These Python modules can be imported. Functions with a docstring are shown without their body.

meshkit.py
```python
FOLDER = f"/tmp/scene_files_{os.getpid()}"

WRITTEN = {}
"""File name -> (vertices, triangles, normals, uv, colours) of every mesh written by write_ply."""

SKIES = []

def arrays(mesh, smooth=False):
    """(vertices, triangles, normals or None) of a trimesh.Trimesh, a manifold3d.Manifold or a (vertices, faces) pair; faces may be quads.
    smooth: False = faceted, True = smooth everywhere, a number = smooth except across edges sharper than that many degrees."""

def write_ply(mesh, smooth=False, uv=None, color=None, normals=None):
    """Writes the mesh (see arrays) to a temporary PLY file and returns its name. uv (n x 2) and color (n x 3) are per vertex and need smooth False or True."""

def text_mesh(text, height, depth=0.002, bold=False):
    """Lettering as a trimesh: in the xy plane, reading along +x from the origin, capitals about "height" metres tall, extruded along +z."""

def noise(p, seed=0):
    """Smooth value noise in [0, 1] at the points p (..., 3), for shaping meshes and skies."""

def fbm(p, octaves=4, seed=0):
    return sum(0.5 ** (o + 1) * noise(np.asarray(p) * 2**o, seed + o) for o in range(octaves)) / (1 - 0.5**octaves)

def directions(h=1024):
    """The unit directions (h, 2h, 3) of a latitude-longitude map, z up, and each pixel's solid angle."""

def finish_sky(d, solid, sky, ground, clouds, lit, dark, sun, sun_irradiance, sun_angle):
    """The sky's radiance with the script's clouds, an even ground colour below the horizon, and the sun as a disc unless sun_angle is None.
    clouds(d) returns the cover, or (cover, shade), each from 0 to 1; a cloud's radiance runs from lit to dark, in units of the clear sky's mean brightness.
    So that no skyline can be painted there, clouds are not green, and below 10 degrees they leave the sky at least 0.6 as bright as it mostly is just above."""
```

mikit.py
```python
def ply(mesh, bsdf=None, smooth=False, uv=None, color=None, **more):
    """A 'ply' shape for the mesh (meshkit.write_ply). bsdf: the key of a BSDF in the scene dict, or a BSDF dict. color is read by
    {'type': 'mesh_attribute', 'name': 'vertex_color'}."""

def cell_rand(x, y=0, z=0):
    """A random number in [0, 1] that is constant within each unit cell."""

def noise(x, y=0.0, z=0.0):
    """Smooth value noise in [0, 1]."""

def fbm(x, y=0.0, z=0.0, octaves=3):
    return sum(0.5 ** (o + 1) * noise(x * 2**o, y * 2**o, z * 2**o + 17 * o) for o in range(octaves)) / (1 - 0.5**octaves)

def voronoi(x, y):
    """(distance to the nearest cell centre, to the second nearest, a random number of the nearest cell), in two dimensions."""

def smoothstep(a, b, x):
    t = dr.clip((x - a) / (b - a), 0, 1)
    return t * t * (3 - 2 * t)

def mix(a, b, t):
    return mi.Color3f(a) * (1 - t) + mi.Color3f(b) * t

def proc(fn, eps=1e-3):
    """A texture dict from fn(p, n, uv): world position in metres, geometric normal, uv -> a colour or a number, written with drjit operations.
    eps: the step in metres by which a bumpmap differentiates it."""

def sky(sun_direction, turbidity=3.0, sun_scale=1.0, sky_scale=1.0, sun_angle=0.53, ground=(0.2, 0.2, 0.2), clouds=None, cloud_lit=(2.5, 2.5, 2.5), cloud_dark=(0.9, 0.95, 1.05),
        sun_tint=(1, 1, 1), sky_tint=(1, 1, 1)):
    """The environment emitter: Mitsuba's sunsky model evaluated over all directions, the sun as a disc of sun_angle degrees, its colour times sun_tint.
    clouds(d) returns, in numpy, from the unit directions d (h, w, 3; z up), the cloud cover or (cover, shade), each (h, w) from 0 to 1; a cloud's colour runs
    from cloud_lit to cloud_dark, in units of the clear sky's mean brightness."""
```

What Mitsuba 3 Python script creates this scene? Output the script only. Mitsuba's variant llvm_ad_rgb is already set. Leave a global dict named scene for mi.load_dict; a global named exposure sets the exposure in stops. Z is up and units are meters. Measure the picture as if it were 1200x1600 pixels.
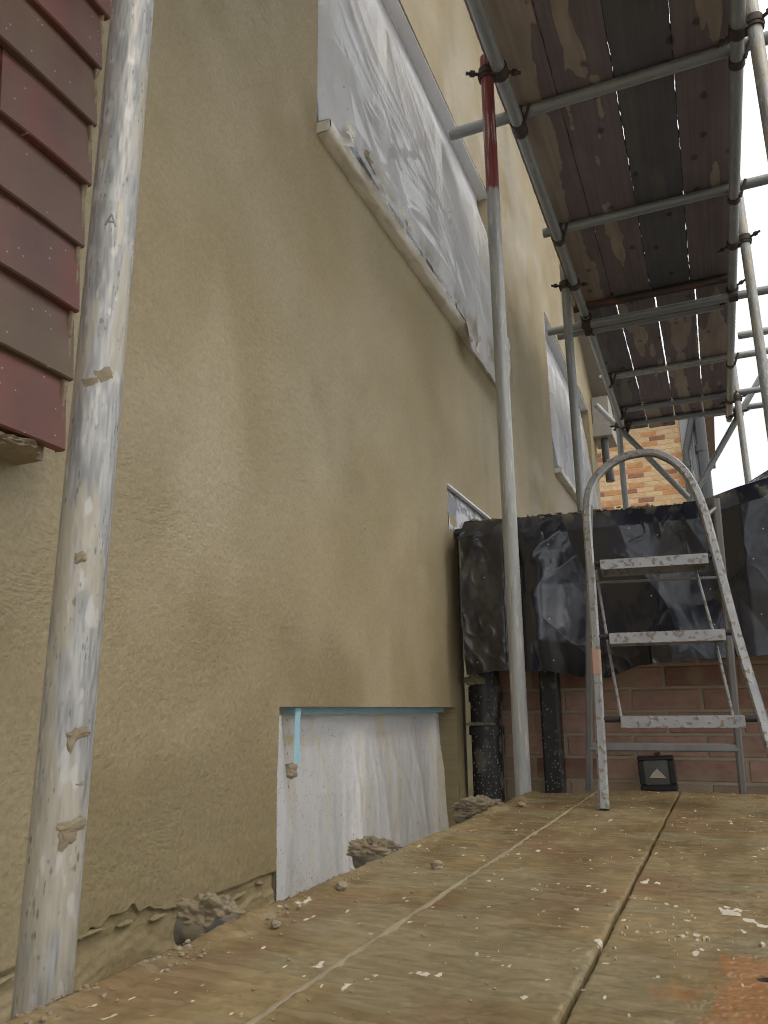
import math, random
import numpy as np, trimesh, drjit as dr, mitsuba as mi
import mikit, meshkit
from mikit import proc, noise, fbm, voronoi, cell_rand, smoothstep, mix, ply

rng = np.random.default_rng(7); random.seed(7)
scene = {'type': 'scene'}
labels = {}
T = mi.ScalarTransform4f

# ------------------------------------------------------------------ camera, sky, exposure
CAM = np.array([0.85, 0.0, 0.235])
FWD = np.array([-0.3783, 0.8909, 0.2500]); UP = np.array([0.106, -0.227, 0.968])
scene['camera'] = {'type': 'perspective', 'fov': 2 * math.degrees(math.atan(600 / 1202)), 'fov_axis': 'x',
                   'near_clip': 0.02, 'far_clip': 500.0,
                   'to_world': T().look_at(origin=CAM.tolist(), target=(CAM + FWD).tolist(), up=UP.tolist())}
scene['sky'] = mikit.sky((0.62, -0.25, 0.74), turbidity=4, sun_scale=0.12, sun_angle=30, ground=(0.25, 0.24, 0.22),
                         clouds=lambda d: (np.ones(d.shape[:2]), 1 - np.clip(d[..., 2], 0, 1) ** 0.8), cloud_lit=(3.3, 3.35, 3.4), cloud_dark=(1.15, 1.2, 1.29))   # overcast: brighter overhead than at the horizon
exposure = 2.3

# ------------------------------------------------------------------ materials
def C(*v): return mi.Color3f(*v)
def principled(color, rough=0.6, **k):
    c = {'type': 'rgb', 'value': list(color)} if isinstance(color, (tuple, list)) else proc(color)
    return {'type': 'principled', 'base_color': c, 'roughness': rough if not callable(rough) else proc(rough), **k}
def bump(b, fn, scale=1.0, eps=1e-3):
    return {'type': 'bumpmap', 'arbitrary': proc(fn, eps), 'scale': scale, 'bsdf': b}
def two(b): return {'type': 'twosided', 'bsdf': b}

def render_colour(p, n, uv):
    a = fbm(p.y * 1.3 + 3, p.z * 1.3, 0.5, 4)
    b = fbm(p.y * 5, p.z * 5 + 9, 2.0, 3)
    c = mix((0.308, 0.257, 0.152), (0.375, 0.318, 0.205), smoothstep(0.3, 0.72, a * 0.62 + b * 0.38))
    pale = smoothstep(0.56, 0.74, fbm(p.y * 2.6 + 11, p.z * 1.7, 4.0, 4))
    c = mix(c, C(0.42, 0.36, 0.245), pale * 0.75)
    damp = smoothstep(0.56, 0.70, fbm(p.y * 1.9 + 4, p.z * 1.5 + 7, 1.0, 4))
    c = mix(c, C(0.25, 0.205, 0.118), damp * 0.65)
    c = mix(c, c * C(0.90, 0.885, 0.81), smoothstep(0.9, 0.1, p.z + 0.5 * noise(p.y * 2.5, p.z * 2.5)) * 0.8)   # the coat is still wet lower down
    run = smoothstep(0.60, 0.78, noise(p.y * 9, p.z * 0.9, 3.0)) * smoothstep(2.4, 4.2, p.y)
    c = mix(c, C(0.33, 0.29, 0.20), run * 0.3)
    grain = noise(p.y * 420, p.z * 420, 1.0) * 0.5 + noise(p.y * 190, p.z * 190, 4.0) * 0.5
    return c * (0.86 + 0.28 * grain)
def render_height(p, n, uv):
    w = noise(p.y * 6, p.z * 6, 1.0) * 0.25
    d1, d2, r = voronoi(p.y * 2.6 + w, p.z * 2.6 + w)
    d3, d4, r2 = voronoi(p.y * 4.1 + 7.3 - w, p.z * 4.1 + 1.7)
    a1 = noise(d1 * 95 + r * 50, p.y * 34, p.z * 34) - 0.5
    a2 = noise(d3 * 74 + r2 * 50, p.y * 42 + 5, p.z * 42) - 0.5
    groove = dr.exp(-dr.square(a1 / 0.10)) * smoothstep(0.42, 0.62, noise(p.y * 5, p.z * 5, 8.0)) + dr.exp(-dr.square(a2 / 0.10)) * smoothstep(0.50, 0.66, noise(p.y * 5, p.z * 5, 12.0))
    return noise(p.y * 330, p.z * 330, p.x * 330) * 0.0010 + fbm(p.y * 90, p.z * 90, p.x * 90, 2) * 0.0008 - groove * 0.0005
scene['m_render'] = two(bump(principled(render_colour, lambda p, n, uv: 0.50 + 0.32 * smoothstep(0.35, 0.6, fbm(p.y * 1.9, p.z * 1.9, 6.0, 3)), specular=0.4), render_height, 1.0, 1.2e-3))

def mud_wood(p, n, uv):
    x, y = p.x, p.y
    grain = noise(x * 150 + 3 * noise(x * 9, y * 2), y * 3.0)
    grain2 = noise(x * 60, y * 1.6, 4.0)
    wood = mix((0.24, 0.115, 0.045), (0.40, 0.20, 0.075), grain * 0.6 + grain2 * 0.4)
    drag = fbm(x * 13, y * 5, 1.0, 4)
    mud = mix((0.190, 0.138, 0.064), (0.300, 0.228, 0.116), smoothstep(0.25, 0.75, drag))
    mud = mix(mud, C(0.26, 0.225, 0.135), smoothstep(0.5, 0.7, noise(x * 7, y * 18, 2.0)) * 0.6)
    brown = smoothstep(0.52, 0.72, fbm(x * 8 + 3, y * 5, 7.0, 3))
    mud = mix(mud, C(0.195, 0.115, 0.062), brown * 0.55)
    bare = smoothstep(0.52, 0.66, fbm(x * 9, y * 5 + 2, 3.0, 4) * 0.55 + 0.34 * (fbm(x * 60 + noise(x * 9, y * 9), y * 17, 5.0, 4) - 0.5) + 0.42 * dr.exp(-dr.square((x - 0.86) / 0.085) - dr.square((y - 0.78) / 0.17))
                      + 0.22 * dr.exp(-dr.square((x - 0.775) / 0.03) - dr.square((y - 0.76) / 0.05)))
    fine = fbm(x * 55 + 3 * noise(x * 12, y * 12), y * 150, 9.0, 3)
    mud = mud * (0.62 + 0.52 * fine)
    c = mix(mud, wood, bare * 0.9)
    # knot in the bare wood
    kd = dr.sqrt(dr.square((x - 0.858) / 0.010) + dr.square((y - 0.835) / 0.012))
    c = mix(C(0.03, 0.022, 0.014), c, smoothstep(0.5, 1.0, kd + 0.3 * noise(x * 300, y * 300)))
    # flecks of pale plaster and paint
    d, d2, r = voronoi(x * 70, y * 45)
    dens = 0.015 + 0.08 * smoothstep(0.60, 0.8, fbm(x * 6, y * 3 + 4, 1.0, 3))
    fleck = smoothstep(0.30, 0.18, d + 0.25 * noise(x * 400, y * 300)) * dr.select(r < dens, 1.0, 0.0)
    cl = dr.exp(-dr.square((x - 0.775) / 0.035) - dr.square((y - 0.94) / 0.05)) + 0.8 * dr.exp(-dr.square((x - 0.83) / 0.04) - dr.square((y - 1.06) / 0.07))
    splat = smoothstep(0.80, 0.86, fbm(x * 75, y * 42, 3.0, 3) + 0.30 * cl)
    c = mix(c, C(0.62, 0.58, 0.47), dr.maximum(fleck * 0.85, splat))
    streak = smoothstep(0.74, 0.80, noise(x * 16 + 2 * noise(x * 12, y * 12), y * 70, 6.0))
    c = mix(c, C(0.33, 0.27, 0.17), streak * 0.28)
    return c
def mud_height(p, n, uv):
    return noise(p.x * 420, p.y * 300, 3.0) * 0.0006 + fbm(p.x * 120 + 3 * noise(p.x * 20, p.y * 20), p.y * 260, 1.0, 2) * 0.0012
scene['m_mud_wood'] = two(bump(principled(mud_wood, lambda p, n, uv: 0.20 + 0.30 * fbm(p.x * 12, p.y * 9, 5.0, 3), specular=0.55, clearcoat=0.5, clearcoat_gloss=0.85), mud_height, 1.0, 1.5e-3))

def plank_colour(p, n, uv):                     # underside of the upper boards: wet dark wood with dry pale islands
    k = dr.floor((p.x - 0.272) / 0.222)
    far = dr.select(p.y > 4.46, 1.0, 0.0)
    t = (p.x - 0.272) / 0.222 - k
    r = cell_rand(k, far, 3)
    grain = noise(p.x * 110, p.y * 3.5, 1.0)
    wet = mix((0.150, 0.121, 0.124), (0.190, 0.153, 0.152), grain)
    grey = mix((0.094, 0.092, 0.097), (0.114, 0.111, 0.114), grain)
    is_grey = dr.select((k == 2) & (far < 0.5), 1.0, dr.select((k == 0) & (far > 0.5), 0.8, 0.0))
    c = mix(wet, grey, is_grey)
    dry = mix((0.27, 0.220, 0.178), (0.35, 0.29, 0.235), noise(p.x * 70, p.y * 5, 6.0))
    jag = fbm(p.x * 34, p.y * 15, k * 3.1, 4) - 0.5
    big = fbm(p.x * 12 + k * 3, p.y * 1.9 + r * 20, k * 7.0, 3) - 0.5
    w0 = smoothstep(-0.02, 0.02, 0.74 - t + 0.9 * big + 0.35 * jag)
    mid = big * 1.3 + 0.30 * jag - 0.055 - 0.5 * dr.abs(t - 0.45) + 0.11 * far
    w1 = smoothstep(-0.010, 0.010, mid)
    w3 = smoothstep(-0.010, 0.010, big * 1.4 + 0.28 * jag - 0.20 - 0.15 * dr.abs(t - 0.5) + 0.10 * far)
    m = dr.select((k == 0) & (far < 0.5), w0, dr.select(k == 3, w3, w1))
    m = m * (1 - 0.9 * is_grey) * smoothstep(0.0, 0.05, t) * smoothstep(1.0, 0.95, t)
    c = mix(c, dry, m)
    knot, k2, kr = voronoi(p.x * 7, p.y * 5)
    c = mix(c, c * 0.5, smoothstep(0.16, 0.08, knot + 0.05 * noise(p.x * 90, p.y * 90)) * dr.select(kr < 0.35, 1.0, 0.0))
    return c * (0.85 + 0.3 * fbm(p.x * 14, p.y * 8, 2.0, 3))
scene['m_plank'] = two(bump(principled(plank_colour, 0.72, specular=0.3), lambda p, n, uv: noise(p.x * 160, p.y * 5) * 0.0005 + fbm(p.x * 30, p.y * 30, 1.0, 2) * 0.001, 1.0))

def galv(p, n, uv):                             # uv: round the tube, along it in metres
    ang, s = uv.x * 6.2832, uv.y
    cx, sx = dr.cos(ang) * 0.024, dr.sin(ang) * 0.024
    st = noise(cx * 480, sx * 480, s * 45)
    st2 = noise(cx * 260, sx * 260, s * 16 + 7)
    bl = fbm(cx * 60 + 5, sx * 60, s * 11, 4)
    c = mix((0.27, 0.278, 0.28), (0.475, 0.48, 0.465), smoothstep(0.28, 0.72, 0.38 * st + 0.27 * st2 + 0.35 * bl))
    cement = smoothstep(0.50, 0.62, fbm(cx * 45 + 9, sx * 45, s * 7 + 3, 4))
    c = mix(c, C(0.50, 0.455, 0.34), cement * 0.6)
    chalk = smoothstep(0.60, 0.72, fbm(cx * 110 + 2, sx * 110, s * 26, 3))
    c = mix(c, C(0.62, 0.62, 0.60), chalk * 0.6)
    dk = smoothstep(0.66, 0.78, 0.5 * noise(cx * 620, sx * 620, s * 110 + 3) + 0.5 * fbm(cx * 120, sx * 120, s * 16, 4))
    return mix(c, C(0.14, 0.132, 0.115), dk * 0.7)
def galv_height(p, n, uv):
    ang, s = uv.x * 6.2832, uv.y
    cx, sx = dr.cos(ang) * 0.024, dr.sin(ang) * 0.024
    return fbm(cx * 500, sx * 500, s * 60, 3) * 0.0009 + fbm(cx * 60, sx * 60, s * 12 + 5, 3) * 0.0012
scene['m_tube'] = two(bump(principled(galv, 0.42, metallic=0.25, specular=0.5), galv_height, 1.0, 1e-3))
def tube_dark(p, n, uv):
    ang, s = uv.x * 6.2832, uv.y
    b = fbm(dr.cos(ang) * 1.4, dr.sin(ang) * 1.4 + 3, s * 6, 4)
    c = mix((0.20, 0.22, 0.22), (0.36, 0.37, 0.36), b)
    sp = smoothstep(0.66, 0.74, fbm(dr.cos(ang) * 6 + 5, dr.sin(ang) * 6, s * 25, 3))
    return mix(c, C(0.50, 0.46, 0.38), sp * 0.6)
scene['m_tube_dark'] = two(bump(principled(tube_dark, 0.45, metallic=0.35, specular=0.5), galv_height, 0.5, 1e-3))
def red_top(p, n, uv):
    ang, s = uv.x * 6.2832, uv.y
    g = mix((0.25, 0.27, 0.27), (0.46, 0.46, 0.44), fbm(dr.cos(ang) * 2, dr.sin(ang) * 2, p.z * 7, 4))
    sp = smoothstep(0.62, 0.72, fbm(dr.cos(ang) * 5 + 5, dr.sin(ang) * 5, p.z * 16, 3))
    g = mix(g, C(0.56, 0.54, 0.48), sp * 0.7)
    r = mix((0.17, 0.028, 0.032), (0.25, 0.075, 0.07), noise(dr.cos(ang) * 4, dr.sin(ang) * 4, p.z * 9))
    wear = smoothstep(0.60, 0.70, fbm(dr.cos(ang) * 3 + 2, dr.sin(ang) * 3, p.z * 6, 3))
    r = mix(r, g, wear * 0.7)
    return mix(g, r, smoothstep(2.075, 2.095, p.z + 0.03 * noise(ang * 3, p.z * 20)))
scene['m_tube_red'] = two(bump(principled(red_top, 0.42, metallic=0.15, specular=0.5), galv_height, 0.5, 1e-3))
scene['m_coupler'] = two(principled(lambda p, n, uv: mix((0.040, 0.034, 0.031), (0.105, 0.078, 0.062), fbm(p.x * 60, p.y * 60, p.z * 60, 3)), 0.6, metallic=0.4))
scene['m_rust_tube'] = two(principled(lambda p, n, uv: mix((0.07, 0.055, 0.05), (0.25, 0.09, 0.055), smoothstep(0.5, 0.65, fbm(p.x * 5, p.y * 20, p.z * 20, 3))), 0.55, metallic=0.2))

def brick_cell(p, off):
    row = dr.floor(p.z / 0.075 + 100)
    half = 0.5 * (row - 2 * dr.floor(row / 2))
    col = dr.floor(p.x / 0.225 + half + off + 50)
    return row, col
def brick_red(p, n, uv):
    row, col = brick_cell(p, 0.0)
    a, b = cell_rand(row, col, 1), cell_rand(row, col, 2)
    c = mix((0.30, 0.180, 0.136), (0.41, 0.265, 0.205), a)
    c = mix(c, C(0.235, 0.128, 0.10), smoothstep(0.75, 0.8, b))
    c = c * (0.78 + 0.44 * fbm(p.x * 40, p.z * 60, p.y * 40, 4))
    c = mix(c, C(0.34, 0.27, 0.19), smoothstep(0.55, 0.75, fbm(p.x * 9, p.z * 9 + 3, 2.0, 3)) * 0.55)
    return mix(c, C(0.33, 0.28, 0.19), smoothstep(0.07, -0.03, p.z + 0.05 * noise(p.x * 20, p.z * 20)) * 0.7)
def stone_height(p, n, uv): return fbm(p.x * 180, p.z * 180, p.y * 180, 3) * 0.0014
scene['m_brick_red'] = two(bump(principled(brick_red, 0.8, specular=0.3), stone_height))
scene['m_mortar_red'] = two(bump(principled(lambda p, n, uv: mix((0.30, 0.25, 0.19), (0.42, 0.36, 0.275), fbm(p.x * 25, p.z * 25, p.y * 9, 3)), 0.9), stone_height))
def brick_yellow(p, n, uv):
    row, col = brick_cell(p, 0.3)
    a, b = cell_rand(row, col, 1), cell_rand(row, col, 2)
    c = mix((0.61, 0.42, 0.225), (0.70, 0.515, 0.31), a)
    c = mix(c, C(0.56, 0.25, 0.10), smoothstep(0.66, 0.72, b) * 0.8)
    c = mix(c, C(0.33, 0.15, 0.10), smoothstep(0.90, 0.93, b))
    return c * (0.85 + 0.3 * fbm(p.x * 22, p.z * 40, 1.0, 3))
scene['m_brick_yellow'] = two(principled(brick_yellow, 0.85))
scene['m_mortar_yellow'] = two(principled((0.62, 0.46, 0.27), 0.9))

def tile_colour(p, n, uv):
    row = dr.floor((p.z - 0.5795) / 0.1042 + 0.03)
    f = fbm(p.y * 16 + row * 7.3, p.z * 22, 1.0, 3)
    red = mix((0.150, 0.050, 0.040), (0.195, 0.070, 0.054), f)
    pur = mix((0.115, 0.062, 0.054), (0.160, 0.082, 0.064), f)
    brn = mix((0.125, 0.082, 0.058), (0.165, 0.085, 0.068), f)
    c = dr.select(row == 0, red, dr.select((row == 1) | (row == 5), pur, dr.select(row == 3, brn, mix(red, pur, smoothstep(0.3, 0.7, fbm(p.y * 11 + row * 3, p.z * 5, 4.0, 3))))))
    green = smoothstep(0.5, 0.75, fbm(p.y * 8 + row, p.z * 6, 6.0, 3)) * dr.select((row == 3) | (row == 5) | (row == 1), 0.45, 0.12)
    c = mix(c, C(0.15, 0.125, 0.062), green)
    d, d2, r = voronoi(p.y * 130 + row * 5, p.z * 130)
    return mix(c, C(0.50, 0.42, 0.30), smoothstep(0.2, 0.1, d) * dr.select(r < 0.022, 0.8, 0.0))
scene['m_tile'] = two(bump(principled(tile_colour, 0.5, specular=0.5), lambda p, n, uv: fbm(p.y * 190, p.z * 190, p.x * 190, 3) * 0.0012 + noise(p.y * 14, p.z * 14, p.x * 9) * 0.0012))

def black_sheet_colour(p, n, uv):
    dust = smoothstep(0.48, 0.72, fbm(p.x * 7 + 2, p.z * 4, p.y * 9, 3))
    low = smoothstep(0.30, 0.05, p.x)
    c = mix((0.006, 0.008, 0.016), (0.030, 0.033, 0.046), dust * 0.7)
    dirt = smoothstep(0.50, 0.66, fbm(p.x * 30, p.z * 14, p.y * 20, 4)) * (0.22 * low + 0.6 * smoothstep(0.83, 0.90, p.z))
    c = mix(c, C(0.17, 0.15, 0.10), dr.clip(dirt, 0, 1))
    d, d2, r = voronoi(p.x * 55, p.z * 55)
    return mix(c, C(0.5, 0.48, 0.42), smoothstep(0.13, 0.07, d) * dr.select(r < 0.012, 1.0, 0.0))
scene['m_black_sheet'] = two(bump(principled(black_sheet_colour, 0.22, specular=0.9), lambda p, n, uv: fbm(p.x * 30, p.z * 30, p.y * 30, 2) * 0.0008, 1.0))
def pipe_black(p, n, uv):
    d, d2, r = voronoi(p.x * 130 + p.y * 60, p.z * 95)
    dens = 0.10 + 0.35 * smoothstep(0.15, -0.05, p.z)
    spl = smoothstep(0.36, 0.22, d + 0.2 * noise(p.x * 300, p.z * 300, p.y * 300)) * dr.select(r < dens, 1.0, 0.0)
    mud = smoothstep(0.6, 0.74, fbm(p.x * 30, p.z * 16, p.y * 30, 3))
    c = mix((0.02, 0.02, 0.021), (0.13, 0.115, 0.085), mud * 0.7)
    return mix(c, C(0.42, 0.40, 0.34), spl * 0.8)
scene['m_pipe_black'] = two(principled(pipe_black, 0.35, specular=0.5))
scene['m_grey_plastic'] = two(principled((0.36, 0.37, 0.37), 0.45))
scene['m_pipe_grey'] = two(principled((0.075, 0.078, 0.082), 0.4))
scene['m_soffit'] = two(principled(lambda p, n, uv: mix((0.28, 0.26, 0.23), (0.35, 0.33, 0.29), fbm(p.y * 4, p.z * 4, p.x * 9, 3)), 0.6))
def poly_colour(p, n, uv):
    yel = smoothstep(0.56, 0.70, fbm(p.y * 26, p.z * 3.5, 2.0, 4)) * dr.select(p.z < 0.5, 0.55, 0.12) + 0.8 * smoothstep(0.014, 0.004, dr.abs(p.z - 0.165 - 0.01 * noise(p.y * 20))) * smoothstep(0.45, 0.6, noise(p.y * 9, 3.0)) * smoothstep(2.2, 2.0, p.y)
    c = mix((0.90, 0.905, 0.91), (0.86, 0.79, 0.58), yel)
    d, d2, r = voronoi(p.y * 85, p.z * 60)
    e1, e2, er = voronoi(p.y * 210, p.z * 130)
    fine = smoothstep(0.34, 0.2, e1) * dr.select((er < 0.4) & (p.z < 0.2), 1.0, 0.0)
    c = mix(c, mix(C(0.93, 0.92, 0.88), C(0.42, 0.39, 0.33), dr.select(er < 0.17, 1.0, 0.0)), fine * 0.5)
    spl = smoothstep(0.26, 0.14, d + 0.15 * noise(p.y * 300, p.z * 200)) * dr.select(r < dr.select(p.z < 0.5, 0.16, 0.03), 1.0, 0.0)
    dark = dr.select(r < 0.03, 1.0, 0.0)
    c = mix(c, mix(C(0.78, 0.76, 0.68), C(0.10, 0.08, 0.06), dark), spl * 0.8)
    sill = smoothstep(0.07, 0.0, dr.abs(p.z - 1.76)) * smoothstep(0.42, 0.62, fbm(p.y * 14, p.z * 20, 1.0, 3))
    return mix(c, C(0.52, 0.46, 0.33), sill * 0.75)
milky = {'type': 'principledthin', 'base_color': proc(poly_colour), 'roughness': 0.15, 'diff_trans': 0.45, 'spec_trans': 0.10, 'eta': 1.45}
scene['m_poly'] = {'type': 'blendbsdf', 'weight': 0.27, 'a': bump(milky, lambda p, n, uv: noise(p.y * 70 - p.z * 30 + 3 * noise(p.y * 9, p.z * 9), p.z * 9) * 0.0016 + fbm(p.y * 90, p.z * 90, 0.0, 2) * 0.0005), 'b': {'type': 'thindielectric'}}
scene['m_white_frame'] = two(principled((0.74, 0.75, 0.765), 0.35))
scene['m_glass_dark'] = two(principled((0.11, 0.125, 0.14), 0.06, specular=0.6))
scene['m_poly_low'] = {**scene['m_poly'], 'weight': 0.26}
def sill_colour(p, n, uv):
    m = smoothstep(0.44, 0.58, fbm(p.y * 11, p.z * 30, p.x * 20, 4))
    return mix((0.80, 0.78, 0.71), (0.36, 0.30, 0.20), m * 0.3)
scene['m_sill'] = two(bump(principled(sill_colour, 0.75), lambda p, n, uv: fbm(p.y * 60, p.z * 60, p.x * 60, 3) * 0.003))
scene['m_tape'] = two(principled((0.33, 0.55, 0.66), 0.55))
def alu(p, n, uv):
    a = fbm(p.x * 35, p.y * 35, p.z * 18, 4)
    c = mix((0.25, 0.255, 0.26), (0.40, 0.40, 0.395), a)
    m = smoothstep(0.56, 0.66, fbm(p.x * 110 + 4, p.y * 90, p.z * 90, 4))
    return mix(c, C(0.20, 0.155, 0.10), m * 0.8)
scene['m_alu'] = two(bump(principled(alu, 0.34, metallic=0.55, specular=0.5), lambda p, n, uv: smoothstep(0.56, 0.66, fbm(p.x * 110 + 4, p.y * 90, p.z * 90, 4)) * 0.0006))
scene['m_steel'] = two(principled(lambda p, n, uv: mix((0.17, 0.17, 0.18), (0.27, 0.265, 0.26), fbm(p.x * 30, p.y * 30, p.z * 12, 3)), 0.4, metallic=0.4))
scene['m_orange_tape'] = two(principled((0.33, 0.21, 0.15), 0.5))
scene['m_rubber'] = two(principled((0.02, 0.02, 0.02), 0.6))
def lump(p, n, uv): return mix((0.20, 0.163, 0.105), (0.34, 0.285, 0.20), fbm(p.x * 45, p.y * 45, p.z * 45, 4))
scene['m_mortar'] = two(bump(principled(lump, 0.8), lambda p, n, uv: fbm(p.x * 150, p.y * 150, p.z * 150, 3) * 0.0025))
scene['m_coated'] = two(principled(lambda p, n, uv: mix((0.085, 0.085, 0.082), (0.22, 0.19, 0.14), smoothstep(0.4, 0.6, fbm(p.x * 30, p.y * 30, p.z * 30, 3))), 0.6))
scene['m_pale_mud'] = two(principled(lambda p, n, uv: mix((0.20, 0.16, 0.095), (0.33, 0.28, 0.185), fbm(p.x * 60, p.y * 30, 1.0, 3)), 0.5))
scene['m_flake'] = two(principled((0.46, 0.42, 0.33), 0.7))
scene['m_lens'] = two(principled((0.10, 0.105, 0.10), 0.12, specular=0.6))
scene['m_reflector'] = two(principled((0.42, 0.42, 0.40), 0.35, metallic=0.4))
scene['m_black_paint'] = two(principled((0.018, 0.018, 0.02), 0.4))
scene['m_moss'] = two(bump(principled(lambda p, n, uv: mix((0.09, 0.085, 0.05), (0.30, 0.27, 0.18), fbm(p.x * 55, p.y * 55, p.z * 55, 4)), 0.9), lambda p, n, uv: fbm(p.x * 150, p.y * 150, p.z * 150, 3) * 0.003))
scene['m_old_wall'] = two(bump(principled(lambda p, n, uv: mix((0.085, 0.08, 0.068), (0.17, 0.155, 0.125), fbm(p.y * 9, p.z * 9, 1.0, 4)), 0.85), lambda p, n, uv: fbm(p.y * 70, p.z * 70, 1.0, 3) * 0.003))
scene['m_old_timber'] = two(bump(principled(lambda p, n, uv: mix((0.22, 0.20, 0.17), (0.50, 0.47, 0.40), smoothstep(0.35, 0.6, fbm(p.x * 40, p.y * 40, p.z * 9, 4))), 0.85), lambda p, n, uv: fbm(p.x * 70, p.y * 70, p.z * 20, 3) * 0.003))
scene['m_ground'] = two(principled(lambda p, n, uv: mix((0.13, 0.115, 0.085), (0.26, 0.235, 0.19), fbm(p.x * 3, p.y * 3, 1.0, 5)), 0.9))
scene['m_roof'] = two(principled((0.13, 0.085, 0.07), 0.7))
scene['m_felt'] = two(principled((0.05, 0.05, 0.055), 0.8))
scene['m_lead'] = two(bump(principled(lambda p, n, uv: mix((0.20, 0.20, 0.215), (0.52, 0.53, 0.55), smoothstep(0.4, 0.6, fbm(p.y * 22, p.z * 22, 3.0, 4))), 0.45, metallic=0.2), lambda p, n, uv: fbm(p.y * 60, p.z * 60, 3.0, 3) * 0.003))

# ------------------------------------------------------------------ helpers
def numbered(key):
    if key not in USED: USED.add(key); return key
    i = 1
    while f'{key}_{i:03d}' in USED: i += 1
    k = f'{key}_{i:03d}'; USED.add(k); return k
USED = set(scene)
def add(name, mesh, bsdf, parent=None, smooth=False, uv=None, **k):
    key = numbered(f'{parent}__{name}' if parent else name)
    scene[key] = ply(mesh, bsdf, smooth, uv=uv, **k)
    return key
def thing(name, label, cat, group=None):
    key = numbered(name); tag(key, label, cat, group); return key
def tag(key, label, cat=None, group=None, kind=None):
    d = {'label': label}
    if cat: d['category'] = cat
    if group: d['group'] = group
    if kind: d['kind'] = kind
    labels[key] = d
def structure(key): labels[key] = {'kind': 'structure'}
cat_ = trimesh.util.concatenate
def box(x0, x1, y0, y1, z0, z1, b=0.0):
    """box, with chamfered edges of size b"""
    c = np.array([(x0 + x1) / 2, (y0 + y1) / 2, (z0 + z1) / 2]); h = np.array([abs(x1 - x0), abs(y1 - y0), abs(z1 - z0)]) / 2
    if b <= 0:
        m = trimesh.creation.box(2 * h)
    else:
        b = min(b, 0.45 * h.min()); pts = []
        for s in np.ndindex(2, 2, 2):
            sg = np.array(s) * 2 - 1
            for a in range(3):
                o = h - b; o[a] = h[a]; pts.append(sg * o)
        m = trimesh.convex.convex_hull(np.array(pts))
    m.apply_translation(c); return m
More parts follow.
